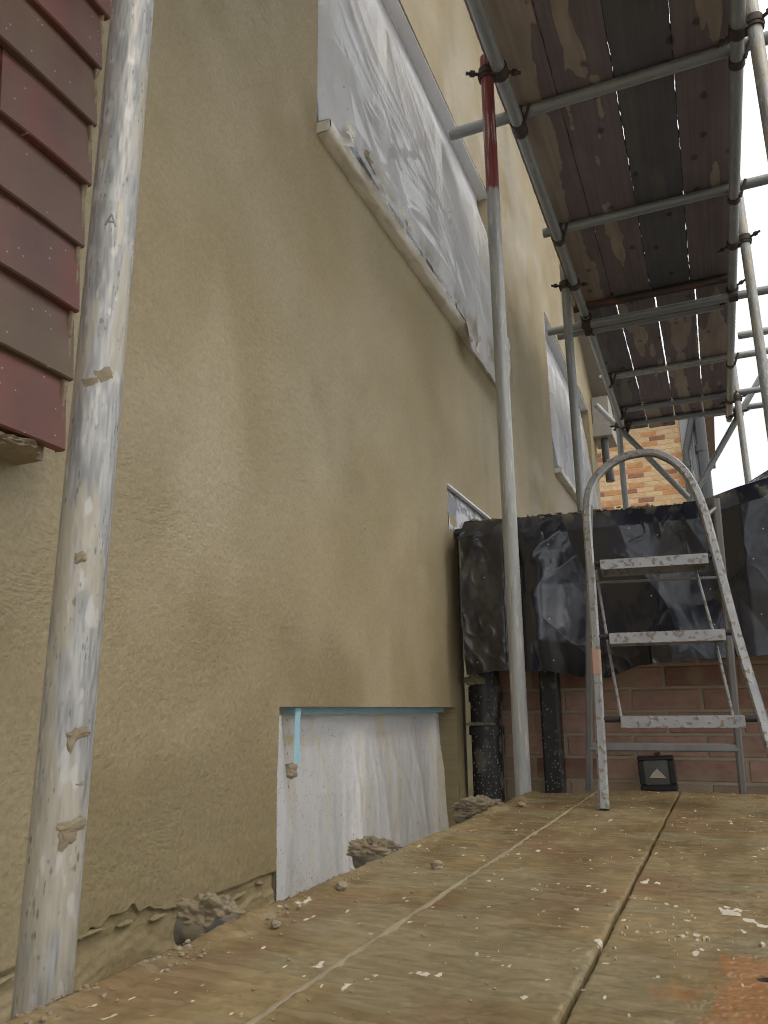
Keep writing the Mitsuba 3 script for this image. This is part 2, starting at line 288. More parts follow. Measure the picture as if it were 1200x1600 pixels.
def frame_axes(d):
    d = d / np.linalg.norm(d)
    a = np.cross(d, [0, 0, 1.0]) if abs(d[2]) < 0.9 else np.cross(d, [0, 1.0, 0])
    a /= np.linalg.norm(a); return a, np.cross(d, a)
def tube_mesh(p0, p1, r=0.02415, seg=28, n=2, hollow=True):
    """scaffold tube with open, thick-walled ends; returns (mesh, uv)"""
    p0, p1 = np.array(p0, float), np.array(p1, float); L = np.linalg.norm(p1 - p0); d = (p1 - p0) / L
    a, b = frame_axes(d); V, UV, F = [], [], []
    def ring(c, rr, v):
        k = len(V)
        for i in range(seg + 1):
            t = 2 * math.pi * i / seg
            V.append(c + rr * (math.cos(t) * a + math.sin(t) * b)); UV.append((i / seg, v))
        return k
    def join(k, l):
        for i in range(seg): F.append((k + i, l + i, l + i + 1)); F.append((k + i, l + i + 1, k + i + 1))
    prev = ring(p0, r, 0)
    for j in range(1, n): q = ring(p0 + d * L * j / (n - 1), r, L * j / (n - 1)); join(prev, q); prev = q
    ri = r - 0.004
    for c, s in ((p0, -1), (p1, 1)):
        k, l = ring(c, r, 0.01), ring(c, ri, 0.0)
        (join(l, k) if s < 0 else join(k, l))
        k, l = ring(c, ri, 0.0), ring(c - d * s * 0.08, ri, 0.08); (join(l, k) if s < 0 else join(k, l))
        k = ring(c - d * s * 0.08, ri, 0.08); V.append(c - d * s * 0.08); UV.append((0, 0))
        for i in range(seg): F.append((k + i, k + i + 1, len(V) - 1))
    return trimesh.Trimesh(np.array(V), np.array(F), process=False), np.array(UV)
def add_tube(name, p0, p1, bsdf, parent, **k):
    m, uv = tube_mesh(p0, p1, **k); return add(name, m, bsdf, parent, True, uv)
def sweep(path, w, h, up, closed=False):
    """rectangular bar with chamfers along a path; w along cross(dir, up), h along up-ish"""
    P = np.array(path, float); n = len(P); rings = []
    for i in range(n):
        d = P[min(i + 1, n - 1)] - P[max(i - 1, 0)]; d /= np.linalg.norm(d)
        s = np.cross(d, up); s /= np.linalg.norm(s); u = np.cross(s, d)
        c = 0.22 * min(w, h)
        prof = [(-w/2+c, -h/2), (w/2-c, -h/2), (w/2, -h/2+c), (w/2, h/2-c), (w/2-c, h/2), (-w/2+c, h/2), (-w/2, h/2-c), (-w/2, -h/2+c)]
        rings.append([P[i] + s * x + u * y for x, y in prof])
    V = np.array(rings).reshape(-1, 3); F = []
    for i in range(n - 1):
        for j in range(8):
            a, b, c2, d2 = i*8+j, i*8+(j+1) % 8, (i+1)*8+(j+1) % 8, (i+1)*8+j
            F += [(a, b, c2), (a, c2, d2)]
    for j in range(1, 7): F.append((0, j + 1, j)); e = (n-1)*8; F.append((e, e + j, e + j + 1))
    m = trimesh.Trimesh(V, F, process=False); m.fix_normals(); return m
def rod(p0, p1, r, seg=10):
    return trimesh.creation.cylinder(radius=r, segment=[p0, p1], sections=seg)
def grid(us, vs, fn, keep=None, flip=False):
    U, Vv = np.meshgrid(us, vs, indexing='ij'); P = fn(U, Vv).reshape(-1, 3); nu, nv = len(us), len(vs)
    I = np.arange(nu * nv).reshape(nu, nv)
    a, b, c, d = I[:-1, :-1], I[1:, :-1], I[1:, 1:], I[:-1, 1:]
    k = np.ones(a.shape, bool) if keep is None else keep
    F = np.concatenate([np.stack([a[k], b[k], c[k]], -1), np.stack([a[k], c[k], d[k]], -1)])
    if flip: F = F[:, ::-1]
    m = trimesh.Trimesh(P, F, process=False); m.remove_unreferenced_vertices(); return m
def nz(x, y, z=0.0, seed=0):
    x, y, z = np.broadcast_arrays(np.asarray(x, float), y, z); return meshkit.noise(np.stack([x, y, z], -1), seed)
def nfbm(x, y, z=0.0, o=4, seed=0):
    x, y, z = np.broadcast_arrays(np.asarray(x, float), y, z); return meshkit.fbm(np.stack([x, y, z], -1), o, seed)
def ridge(x, y, z=0.0, seed=0): return 1 - np.abs(2 * nz(x, y, z, seed) - 1)
from scipy.interpolate import LinearNDInterpolator
def crumple(x, z, seed):
    """sharp creases between flat facets, about one unit across, from 0 to 1"""
    r = np.random.default_rng(seed); x, z = np.broadcast_arrays(np.asarray(x, float), z)
    i, j = np.meshgrid(np.arange(math.floor(x.min()) - 2, math.ceil(x.max()) + 3), np.arange(math.floor(z.min()) - 2, math.ceil(z.max()) + 3), indexing='ij')
    P = np.stack([i, j], -1).reshape(-1, 2) + r.uniform(-0.45, 0.45, (i.size, 2))
    return LinearNDInterpolator(P, r.random(len(P)))(x, z)
def rock(c, s, seed, sub=3, rough=0.45):
    m = trimesh.creation.icosphere(subdivisions=sub); v = m.vertices
    v = v * (1 + rough * (2 * (nfbm(v[:, 0] * 1.5 + seed * 7.1, v[:, 1] * 1.5, v[:, 2] * 1.5, 3, seed) - 0.5) + 0.40 * (np.abs(2 * nz(v[:, 0] * 4.5 + seed, v[:, 1] * 4.5, v[:, 2] * 4.5, seed + 1) - 1) - 0.5) + 0.22 * (nz(v[:, 0] * 11 + seed, v[:, 1] * 11, v[:, 2] * 11, seed + 2) - 0.5)))[:, None]
    m.vertices = v * np.array(s) + np.array(c); return m
def steps(a, b, d, extra=()):
    s = sorted({round(float(v), 5) for v in extra if a <= v <= b} | {a, b}); out = []
    for p, q in zip(s[:-1], s[1:]):
        n = max(1, int(math.ceil((q - p) / d))); out += [p + (q - p) * i / n for i in range(n)]
    return np.array(out + [b])

# ------------------------------------------------------------------ ground
g = add('ground', grid(np.linspace(-60, 60, 3), np.linspace(-60, 80, 3), lambda u, v: np.stack([u, v, 0 * u - 1.9], -1)), 'm_ground'); structure(g)

# ------------------------------------------------------------------ the rendered house
house = thing('house', 'house gable wall freshly coated in wet sand coloured render', 'house')
W1 = (1.555, 3.46, 1.79, 2.86); W2 = (4.86, 6.82, 1.77, 2.90); W3 = (1.435, 2.625, -0.62, 0.245)
YC, ZC = 2.60, 1.045                    # the coat stops here over and beside the flat roof
def gable(y): return 3.17 + 0.555 * (7.2 - y)
def rag(y): return -0.076 + 0.030 * np.exp(-((y - 1.0) / 0.07) ** 2) + 0.035 * (nfbm(y * 13, 0.3, 0, 4, 5) - 0.5) + 0.012 * (nz(y * 60, 0.1, 0, 2) - 0.5)
FY, FZ = (0.66, 2.75), (-0.076, 2.25)         # here the trowel marks are modelled, elsewhere the material takes over
yl_ = [W1[0], W1[1], W2[0], W2[1], W3[0], W3[1], 2.70, YC]
ys = np.unique(np.concatenate([steps(-3.0, FY[0], 0.05, yl_), steps(*FY, 0.0037, yl_), steps(FY[1], 7.22, 0.016, yl_)]))
zl_ = [W1[2], W1[3], W2[2], W2[3], W3[3], ZC]
zs = np.unique(np.concatenate([steps(*FZ, 0.0037, zl_), steps(FZ[1], 4.6, 0.016, zl_), steps(4.6, 8.0, 0.1)]))
yc, zc = (ys[:-1] + ys[1:]) / 2, (zs[:-1] + zs[1:]) / 2
YY, ZZ = np.meshgrid(yc, zc, indexing='ij')
keep = ZZ < gable(YY) + 0.02
for w in (W1, W2, W3): keep &= ~((YY > w[0]) & (YY < w[1]) & (ZZ > w[2]) & (ZZ < w[3]))
keep &= ~((YY > 2.70) & (ZZ < ZC)) & ~((YY > YC) & (ZZ < ZC) & (ZZ > 0.93))
from scipy.spatial import cKDTree
_r = np.random.default_rng(3)
STROKES = [(cKDTree(q), _r.random(len(q)) * 60) for q in (_r.uniform((-4, -1), (9, 9), (n, 2)) for n in (560, 900))]
def trowel(y, z):
    w = 0.05 * nz(y * 6, z * 6, 1, 11)
    hs = []
    for (tree, rnd), f, g in zip(STROKES, (150, 205), (40, 60)):
        d, i = tree.query(np.stack([y + w, z - w], -1)); hs.append(nz(d * f + rnd[i], y * g, z * g, 12))
    m = np.clip((nz(y * 3.1, z * 3.1, 2, 13) - 0.35) / 0.3, 0, 1)
    s = hs[0] * m + hs[1] * (1 - m)
    s = 1 - np.exp(-((s - 0.5) / 0.13) ** 2)            # narrow grooves left by the trowel
    soft = np.clip((nfbm(y * 2.1, z * 2.1, 3, 3, 14) - 0.38) / 0.2, 0.25, 1)
    return 0.0009 * s * soft + 0.0007 * nz(y * 215, z * 215, 0, 15) + 0.0007 * nfbm(y * 55, z * 55, 0, 2, 16)
def wall_x0(y, z): return 0.006 * (nfbm(y * 1.6, z * 1.6, 0, 3, 3) - 0.5) + 0.0028 * (nfbm(y * 9, z * 9, 0, 3, 4) - 0.5)
def wall_fn(y, z):
    bottom = z < -0.0759
    z2 = np.where(bottom, rag(y), z)
    z2 = np.where((~bottom) & (z < -0.02), np.maximum(z2, rag(y) + 0.0015 + 0.05 * (z + 0.076)), z2)
    fine = (y >= FY[0]) & (y <= 4.2) & (z <= 3.4)
    x = wall_x0(y, z)
    x[fine] += trowel(y[fine], z[fine]) - 0.001
    x = x + 0.004 * nz(y * 30, z * 30) * np.clip((0.02 - z2) / 0.06, 0, 1)
    return np.stack([np.where(bottom, x - 0.010, x), y, z2], -1)
add('render_coat', grid(ys, zs, wall_fn, keep), 'm_render', house, True)
def reveal(y0, y1, z0, z1, d, name='reveal', sides='tblr'):
    ms = []
    def strip(P):      # P: points at the face; depth back to -d
        P = np.array(P, float); P[:, 0] = wall_x0(P[:, 1], P[:, 2]) - 0.0002; Q = P.copy(); Q[:, 0] = -d; n = len(P)
        V = np.vstack([P, Q]); F = [(i, i + 1, n + i + 1) for i in range(n - 1)] + [(i, n + i + 1, n + i) for i in range(n - 1)]
        ms.append(trimesh.Trimesh(V, F, process=False))
    yl, zl = steps(y0, y1, 0.03), steps(z0, z1, 0.035)
    if 't' in sides: strip([(0, y, z1) for y in yl])
    if 'b' in sides: strip([(0, y, z0) for y in yl])
    if 'l' in sides: strip([(0, y0, z) for z in zl])
    if 'r' in sides: strip([(0, y1, z) for z in zl])
    add(name, cat_(ms), 'm_render', house)
for w, d in ((W1, 0.068), (W2, 0.068), (W3, 0.075)): reveal(*w, d)
# thickness of the coat where it stops beside and above the flat roof
add('render_edge', cat_([box(-0.024, -0.0035, 2.697, 2.702, -1.2, 0.93), box(-0.024, -0.0035, YC, 7.2, ZC + 0.001, ZC + 0.006)]), 'm_render', house)
k = add('stop_bead', box(-0.010, 0.005, YC, 7.2, ZC - 0.006, ZC + 0.0005), 'm_white_frame', house)
k = add('backing_coat', cat_([box(-0.20, -0.014, -3.0, 1.43, -1.9, 0.0), box(-0.20, -0.024, 2.63, 2.81, -1.9, 0.99), box(-0.2, -0.014, 1.43, 2.63, -1.9, -0.63)]), 'm_old_wall', house)
add('fallen_coat', grid(steps(0.4, 1.43, 0.004), np.linspace(-0.22, -0.03, 95), lambda y, z: np.stack([-0.006 + 0.005 * (1 / (1 + np.exp(((z - rag(y) * 1.1 + 0.020 + 0.05 * (nfbm(y * 9, 4, 0, 4, 64) - 0.35)) / 0.0012).clip(-40, 40)))) + 0.005 * (1 / (1 + np.exp(((z - rag(y) + 0.048 + 0.04 * (nfbm(y * 13, 7, 0, 4, 65) - 0.4)) / 0.0012).clip(-40, 40)))) + 0.006 * (nfbm(y * 16, z * 30, 0, 4, 61) - 0.5) + 0.004 * (nfbm(y * 60, z * 90, 0, 3, 62) - 0.5), y, z], -1)), 'm_render', house, True)
add('wall_core', cat_([box(-0.25, -0.20, 7.0, 7.2, -1.9, 3.1), box(-7.0, -0.2, 7.12, 7.215, -1.9, 3.1)]), 'm_render', house)
add('flashing', grid(np.linspace(YC + 0.005, 7.1, 260), np.linspace(0.86, ZC - 0.004, 14),
    lambda y, z: np.stack([-0.020 + 0.022 * ridge(y * 9, z * 12, 0, 8) * np.clip((ZC - z) / 0.05, 0, 1), y, z], -1)), 'm_lead', house, True)
labels[house + '__flashing'] = {'label': 'crumpled grey flashing strip where the wall meets the flat roof'}
def window(y0, y1, z0, z1, d, mull):
    fr = 0.06; ms = [box(-d - 0.06, -d, y0, y1, z1 - fr, z1 + 0.01, 0.006), box(-d - 0.06, -d, y0, y1, z0 - 0.01, z0 + fr, 0.006),
                     box(-d - 0.06, -d - 0.001, y0 - 0.01, y0 + fr, z0, z1, 0.006), box(-d - 0.06, -d - 0.001, y1 - fr, y1 + 0.01, z0, z1, 0.006)]
    for m in mull: ms.append(box(-d - 0.058, -d - 0.002, m - 0.04, m + 0.04, z0, z1, 0.006))
    w = add('window', cat_(ms), 'm_white_frame', house)
    e = [y0] + list(mull) + [y1]
    for a, b in zip(e[:-1], e[1:]): add('pane', box(-d - 0.04, -d - 0.035, a + 0.03, b - 0.03, z0 + 0.03, z1 - 0.03), 'm_glass_dark', w)
for w in (W1, W2): add('head_trim', cat_([box(-0.068, -0.004, w[0], w[1], w[3] - 0.008, w[3] - 0.002), box(-0.055, -0.050, w[0], w[1], w[3] - 0.014, w[3] - 0.008)]), 'm_white_frame', house)
window(*W1, 0.068, [2.2, 2.85]); window(*W2, 0.068, [5.5, 6.15]); window(*W3, 0.075, [2.0])
# sills
def sill(y0, y1, z, depth, hang):
    m = grid(steps(y0, y1, 0.012), np.arange(9), lambda y, v: np.stack([
        np.choose(v.astype(int), [-0.10, 0.0, depth - 0.006, depth, depth, depth - 0.003, depth - 0.012, 0.0, -0.02]) + 0.007 * (nfbm(y * 26, v * 0.7, 0, 3, 6) - 0.5) * (v > 0),
        y, z + np.choose(v.astype(int), [0.022, 0.014, 0.010, 0.004, -0.012, -hang, -hang - 0.004, -hang - 0.003, -hang - 0.003]) + 0.010 * (nfbm(y * 17, v * 0.6, 3, 3, 7) - 0.5) * ((v > 3) & (v < 7))], -1))
    ends = [box(-0.09, depth - 0.004, yy - 0.002, yy + 0.002, z - hang, z + 0.006) for yy in (y0, y1)]
    return add('window_sill', cat_([m] + ends), 'm_sill', house, 35)
sill(W1[0] + 0.004, W1[1] - 0.004, W1[2] - 0.008, 0.042, 0.026); sill(W2[0] + 0.004, W2[1] - 0.004, W2[2] - 0.010, 0.046, 0.030)
# verge: soffit and barge board following the roof slope, boxed end, roof slab
def slope_slab(x0, x1, dz0, dz1, y0=0.0, y1=7.42):
    P = [(x, y, gable(y) + dz) for x in (x0, x1) for y, dz in ((y0, dz0), (y1, dz0), (y1, dz1), (y0, dz1))]
    m = trimesh.convex.convex_hull(np.array(P)); return m
add('verge_soffit', slope_slab(-0.01, 0.16, 0.0, 0.02), 'm_soffit', house)
add('barge_board', slope_slab(0.161, 0.185, -0.015, 0.19), 'm_soffit', house)
add('roof', slope_slab(-5.0, 0.215, 0.195, 0.26), 'm_roof', house)
add('eaves_box', cat_([box(0.003, 0.158, 7.05, 7.40, 2.83, 3.10, 0.004), box(-0.01, 0.175, 7.03, 7.42, 2.70, 2.828, 0.004)]), 'm_soffit', house)
dp = [(0.085, 7.12, 2.70), (0.085, 7.12, 2.48)]
add('downpipe', cat_([rod((0.09, 7.12, 2.71), (0.09, 7.12, 2.46), 0.034, 18), rod((0.09, 7.12, 2.48), (0.11, 7.10, 2.38), 0.034, 18), rod((0.11, 7.10, 2.40), (0.115, 7.09, 2.27), 0.04, 18)]), 'm_pipe_grey', house, 40)

# hung tiles on the near part of the wall
GA, TB = 0.1042, 0.5795
add('tile_batten_backing', cat_([box(-0.01, 0.036, -3.0, 0.725, TB - 0.016, 2.8)] + [box(0.036, 0.05, -3, 0.72, TB + GA * r - 0.018, TB + GA * r + 0.004) for r in range(20)]), 'm_mortar', house)
add('tile_mortar_bed', cat_([rock((0.034 + 0.006 * (i % 3), 0.16 + i * 0.037, TB - 0.008 - 0.004 * (i % 2)), (0.024, 0.03, 0.009), i, 3, 0.7) for i in range(15)]
        + [rock((0.055, 0.736, TB + 0.03 + i * 0.055), (0.008, 0.004, 0.034), 40 + i, 2) for i in range(34)]), 'm_mortar', house, 50)
def tile(y0, y1, r, dx=0.0):
    z = TB + GA * r; th = 0.0125; b = 0.0022; n = 5
    yy = np.linspace(y0, y1, n); H = 0.265
    camber = lambda t: 0.0022 * (2 * t - 1) ** 2
    V, F = [], []
    for i, y in enumerate(yy):
        t = i / (n - 1); c = -camber(t) + dx
        for (x, zz) in ((0.056, z), (0.056 + th - b, z), (0.056 + th, z + b), (0.056 + th - 0.030, z + H), (0.056 - 0.030, z + H)):
            V.append((x + c, y, zz))
    for i in range(n - 1):
        for j in range(5):
            a, b2, c, d = i*5+j, i*5+(j+1) % 5, (i+1)*5+(j+1) % 5, (i+1)*5+j; F += [(a, b2, c), (a, c, d)]
    for e in (0, (n - 1) * 5):
        for j in range(1, 4): F.append((e, e + j, e + j + 1) if e else (e, e + j + 1, e + j))
    m = trimesh.Trimesh(V, F, process=False); m.fix_normals(); return m
for r in range(12):
    edge = 0.742 + 0.002 * rng.normal()
    w0 = 0.165 if r % 2 == 0 else 0.2475
    e = edge
    for i in range(6):
        w = w0 if i == 0 else 0.165
        add('tile', tile(e - w + 0.0012, e - 0.0008, r, 0.001 * rng.normal()), 'm_tile', house); e -= w

# ------------------------------------------------------------------ plastic sheets over the windows
def poly_sheet(key_label, y0, y1, ztop, zbot_fn, xfn, seed, amp, fan, res=0.006, tear=None):
    us = steps(y0, y1, res); vs = np.linspace(0, 1, int(1.15 / res) if ztop > 1 else int(0.7 / res))
    def fn(y, v):
        zb = zbot_fn(y); z = ztop - 0.008 * nfbm(y * 6, 0, 0, 3, seed) + (zb - ztop) * v
        w = 0.5 * nz(y * 2, z * 2, 0, seed + 9)
        q = y - fan * (ztop - z) * (0.5 + 0.25 * np.sin(y * 3))
        f1 = ridge(q * 2.6 + 0.6 * w, z * 0.25, 0, seed) ** 2
        f2 = ridge(q * 6.5 + 0.8 * w - 0.5 * (ztop - z), z * 0.35, 1, seed + 1) ** 5
        f3 = ridge(q * 15 + 0.9 * (ztop - z) + w, z * 0.5, 2, seed + 2) ** 5 * nz(y * 3, z * 2, 4, seed)
        f4 = ridge((y + 0.9 * z) * 4.2, (z - 0.6 * y) * 0.6, 3, seed + 3) ** 8
        f5 = ridge(q * 42, z * 1.2, 5, seed + 5) ** 2
        h = amp * (0.65 * f1 + 0.22 * f2 + 0.14 * f3 + 0.22 * f4 + 0.03 * f5 + 0.75 * crumple(q * 4.6, z * 1.5 + y * 0.5, seed + 7) + 0.12 * crumple(y * 9 + 2 * z, z * 2 + y, seed + 8) + 0.03 * crumple(q * 30, z * 9 - 3 * y, seed + 9))
        pin = np.clip(np.minimum(np.minimum(v / 0.22, 1), (1.0 - v) / 0.25 if ztop > 1 else 1), 0.06, 1) * np.clip(np.minimum((y - y0) / 0.05, (y1 - y) / 0.04), 0.1, 1)
        return np.stack([xfn(y, z, v) + h * pin, y, z], -1)
    keep = None
    if tear is not None:
        uc, vc = (us[:-1] + us[1:]) / 2, (vs[:-1] + vs[1:]) / 2; U, V = np.meshgrid(uc, vc, indexing='ij'); keep = ~tear(U, V)
    return grid(us, vs, fn, keep)
s1 = thing('plastic_sheet', 'crumpled clear plastic sheet over the large upper window, torn slit in it', 'plastic sheet', None)
def zb1(y):
    base = W1[2] - 0.020 + 0.016 * (nfbm(y * 8, 1, 0, 3, 21) - 0.5)
    return base - 0.085 * np.clip((y - 2.72) / 0.06, 0, 1) - 0.03 * nfbm(y * 6, 2, 0, 3, 22) * (y > 2.6)
def x1(y, z, v):
    t = np.clip((W1[3] - z) / (W1[3] - W1[2]), 0, 1)
    return -0.060 + 0.025 * t ** 1.5 + 0.095 * np.clip((t - 0.50) / 0.46, 0, 1) ** 1.3 * np.clip((y - W1[0]) / 0.10, 0.40, 1)
add('sheet', poly_sheet('', W1[0] + 0.006, W1[1] - 0.035, W1[3] - 0.012, zb1, x1, 30, 0.048, 2.1,
    tear=lambda U, V: (np.abs(U - (2.72 + 0.05 * V + 0.015 * nz(V * 12, 0.2))) < 0.018 * np.clip(1 - np.abs(V - 0.60) / 0.13, 0, 1))), 'm_poly', s1, True)
s2 = thing('plastic_sheet', 'pale plastic sheet over the far upper window beside the end of the wall', 'plastic sheet')
add('sheet', poly_sheet('', W2[0] + 0.01, W2[1] - 0.01, W2[3] - 0.09, lambda y: W2[2] - 0.0 + 0.01 * nz(y * 8, 1), lambda y, z, v: -0.060 + 0.085 * np.clip(v, 0, 1) ** 2, 50, 0.045, 0.5, 0.012), 'm_poly', s2, True)
s3 = thing('plastic_sheet', 'splashed milky plastic sheet taped over the low window by the deck', 'plastic sheet')
add('sheet', poly_sheet('', W3[0] + 0.002, W3[1] - 0.03, W3[3] - 0.012, lambda y: -0.60 + 0 * y, lambda y, z, v: -0.068 + 0.026 * v + 0.058 * np.clip(1.25 - (y - W3[0]) / 0.10, 0, 1) + 0.012 * np.clip((y - W3[1] + 0.16) / 0.1, 0, 1), 70, 0.042, 0.12), 'm_poly_low', s3, True)
add('tape', cat_([grid(steps(W3[0] + 0.085, W3[1] - 0.02, 0.01), np.linspace(0, 1, 5), lambda y, v: np.stack([-0.040 + 0.004 * nz(y * 20, v * 2), y, W3[3] - 0.001 - v * (0.014 + 0.005 * nz(y * 9, 0, 0, 3))], -1)),
     grid(np.linspace(0.125, W3[3] - 0.002, 30), np.linspace(0, 1, 4), lambda z, v: np.stack([-0.012 + 0.004 * nz(z * 20, v * 2), W3[0] + 0.085 + v * 0.024, z], -1))]), 'm_tape', s3, True)
labels[s3 + '__tape'] = {'label': 'pale blue masking tape along the top edge'}
# dirty plaster scraps stuck on the sheet edges along the sill
def scrap(y, z, w, h, seed, x=0.056):
    return grid(np.linspace(-1, 1, 12), np.linspace(-1, 1, 12), lambda u, v: np.stack([x + 0.016 * nfbm(u * 2, v * 2, seed, 3, seed), y + u * w * (0.55 + 0.6 * nz(v * 2, seed)), z + v * h * (0.5 + 0.7 * nz(u * 2, seed + 3))], -1))
sc = [(1.64, 1.80, .03, .022), (1.80, 1.815, .08, .035), (2.05, 1.80, .07, .02), (2.82, 1.755, .06, .06), (2.87, 1.72, .03, .04)]
for i, (y, z, w, h) in enumerate(sc): add('plaster_scrap', scrap(y, z, w, h, i + 3), 'm_mortar' if i % 2 else 'm_sill', s1, True)

# ------------------------------------------------------------------ brick extension with a flat roof, black sheet
ext = thing('brick_extension', 'low red brick extension with a flat roof at the end of the deck', 'extension')
YB = 2.80
add('mortar_core', box(0.022, 3.6, YB + 0.006, YB + 0.11, -1.9, 0.86), 'm_mortar_red', ext)
def brick_mesh(x0, x1, z0, z1, y0, seed):
    m = box(x0, x1, y0, y0 + 0.05, z0, z1, 0.003)
    m.vertices += 0.0016 * np.stack([nz(m.vertices[:, 0] * 30, m.vertices[:, 2] * 30, seed), 0.8 * nz(m.vertices[:, 0] * 30, m.vertices[:, 2] * 30, seed + .5), nz(m.vertices[:, 0] * 30, m.vertices[:, 2] * 30, seed + .7)], -1); return m
far_bricks = []
for r in range(-4, 7):
    z0 = 0.075 * r + 0.0195 - 0.0145; half = 0.5 * ((r + 100) % 2)
    for c in range(-1, 8):
        x0, x1 = (c - half) * 0.225 + 0.005, (c - half) * 0.225 + 0.220
        x0c, x1c = max(x0, 0.024), min(x1, 1.5)
        if x1c - x0c < 0.03: continue
        m = brick_mesh(x0c, x1c, z0, z0 + 0.065, YB + 0.002 * rng.random(), r * 9 + c)
        if r >= -1: add('brick', m, 'm_brick_red', ext)
        else: far_bricks.append(m)
k = add('lower_bricks', cat_(far_bricks), 'm_brick_red', ext); labels[k] = {'kind': 'stuff', 'label': 'red bricks below the deck level'}
add('fascia', cat_([box(0.075, 3.6, 2.66, 2.69, 0.40, 0.86, 0.003), box(0.075, 3.6, 2.69, YB + 0.004, 0.43, 0.44)]), 'm_old_timber', ext)
add('fascia_end', box(0.026, 0.072, 2.63, 2.78, 0.52, 0.84, 0.004), 'm_old_timber', ext); labels[ext + '__fascia_end'] = {'label': 'weathered pale timber end of the roof edge'}
add('flat_roof', box(0.004, 3.6, 2.655, 7.1, 0.862, 0.885, 0.004), 'm_felt', ext)
ed = [rock((0.06 + 0.74 * t + 0.006 * rng.normal(), 2.60 + 0.03 * rng.random(), 0.893 - 0.018 * t + 0.004 * rng.normal()), (0.004 + 0.012 * rng.random() ** 2, 0.008, 0.002 + 0.006 * rng.random() ** 2), i, 2, 0.8) for i, t in enumerate(np.sort(rng.random(150)))]
mo = add('moss', cat_(ed), 'm_moss', None, 50); tag(mo, 'crumbs of moss and dried mortar along the flat roof edge', 'moss', kind='stuff')

def black_sheet(x0, x1, ytop, zt, zb_fn, yfn, seed, amp, rear=0.12, lift=None):
    us = steps(x0, x1, 0.0045); n1 = 14; n2 = 130; vs = np.concatenate([np.linspace(-1, 0, n1, endpoint=False), np.linspace(0, 1, n2)])
    def fn(x, v):
        drop = np.clip(v, 0, 1); zb = zb_fn(x); zt_ = zt(x)
        z = zt_ + (zb - zt_) * drop; y = yfn(x, z, drop)
        back = np.clip(-v, 0, 1); y = y + back * rear; z = z + 0.004 * back + (lift(x, back) if lift else 0)
        w = 0.6 * nz(x * 4, z * 4, 0, seed + 5)
        c1 = ridge(x * 3.6 + 1.6 * z + w, z * 2.6 - x * 1.4 + w, 0, seed) ** 1.5
        c2 = ridge(x * 9 - 5 * z + w, z * 5 + x * 5, 1, seed + 1) ** 3
        c3 = ridge(x * 24 + 9 * z, z * 18 - x * 11, 2, seed + 2) ** 4
        c4 = nfbm(x * 3.2, z * 2.5, 0, 2, seed + 3)
        pat = np.clip(2.4 * (nfbm(x * 3 + 1, z * 3, 0, 2, seed + 6) - 0.36), 0.12, 1)
        h = amp * (0.55 * c1 + (0.3 * c2 + 0.12 * c3) * pat + 0.9 * c4 + 1.15 * crumple(x * 6 + 2 * z, z * 3.2 - x, seed + 7) + 0.24 * crumple(x * 17 - 4 * z, z * 13, seed + 8) * pat + 0.06 * crumple(x * 40, z * 36, seed + 9) * pat) * np.clip(drop * 7 + 0.12, 0, 1)
        return np.stack([x, y - h, z + 0.02 * h], -1)
    return grid(us, vs, fn)
def zbA(x): return np.interp(x, [0.03, 0.06, 0.25, 0.27, 0.34, 0.52, 0.56, 0.63, 0.8, 1.0, 1.9], [0.35, 0.348, 0.365, 0.352, 0.35, 0.326, 0.338, 0.365, 0.372, 0.384, 0.40]) + 0.012 * (nfbm(x * 18, 0, 0, 3, 2) - 0.5)
bs = thing('black_plastic_sheet', 'crumpled black plastic sheet hanging over the flat roof edge behind the stepladder', 'plastic sheet')
def yA(x, z, d):
    pleat = 0.035 * np.exp(-((x - 0.245) / 0.022) ** 2) * np.clip(d * 3, 0, 1) - 0.03 * np.exp(-((x - 0.33) / 0.05) ** 2) * np.clip(d * 2, 0, 1)
    tuck = 0.045 * np.clip((d - 0.82) / 0.18, 0, 1) * ((x > 0.3) & (x < 0.66))
    return 2.605 + 0.015 * d + pleat + tuck
add('sheet', black_sheet(0.062, 0.90, 2.6, lambda x: 0.893 - 0.022 * x, zbA, yA, 11, 0.042), 'm_black_sheet', bs, True)
add('overlapping_sheet', black_sheet(0.80, 2.4, 2.6, lambda x: 0.875 + 0.0 * x + 0.055 * np.clip((x - 0.86) / 0.25, 0, 1), zbA, lambda x, z, d: 2.575 + 0.02 * d - 0.03 * np.clip((x - .86) / .1, 0, 1), 23, 0.026, 0.25, lambda x, b: b * 0.10 * np.clip((x - 0.82) / 0.3, 0, 1)), 'm_black_sheet', bs, True)

# ------------------------------------------------------------------ pipes in the corner
sp = thing('soil_pipe', 'wide black soil pipe splashed with plaster in the corner by the low window', 'drain pipe')
add('pipe', rod((0.082, 2.715, -1.9), (0.080, 2.715, 0.42), 0.054, 30), 'm_pipe_black', sp, 40)
add('collar', cat_([rod((0.081, 2.715, 0.150), (0.081, 2.715, 0.178), 0.062, 30), rod((0.081, 2.715, 0.178), (0.081, 2.715, 0.186), 0.058, 30)]), 'm_pipe_black', sp, 40)
add('collar', cat_([rod((0.081, 2.715, 0.262), (0.081, 2.715, 0.315), 0.060, 30)]), 'm_pipe_black', sp, 40)
add('mortar_smear', cat_([rock((0.04 + 0.02 * i, 2.66, 0.335 + 0.012 * (i % 2)), (0.022, 0.012, 0.016), i + 60, 2) for i in range(3)] + [rock((0.035 + 0.016 * i, 2.657 - 0.003 * (i % 2), 0.188), (0.014, 0.008, 0.006), i + 70, 2) for i in range(6)]), 'm_moss', sp, 50)
rp = thing('rainwater_pipe', 'narrow square black rainwater pipe against the red bricks', 'drain pipe')
add('pipe', box(0.275, 0.338, 2.70, 2.765, -1.9, 0.44, 0.008), 'm_pipe_black', rp)
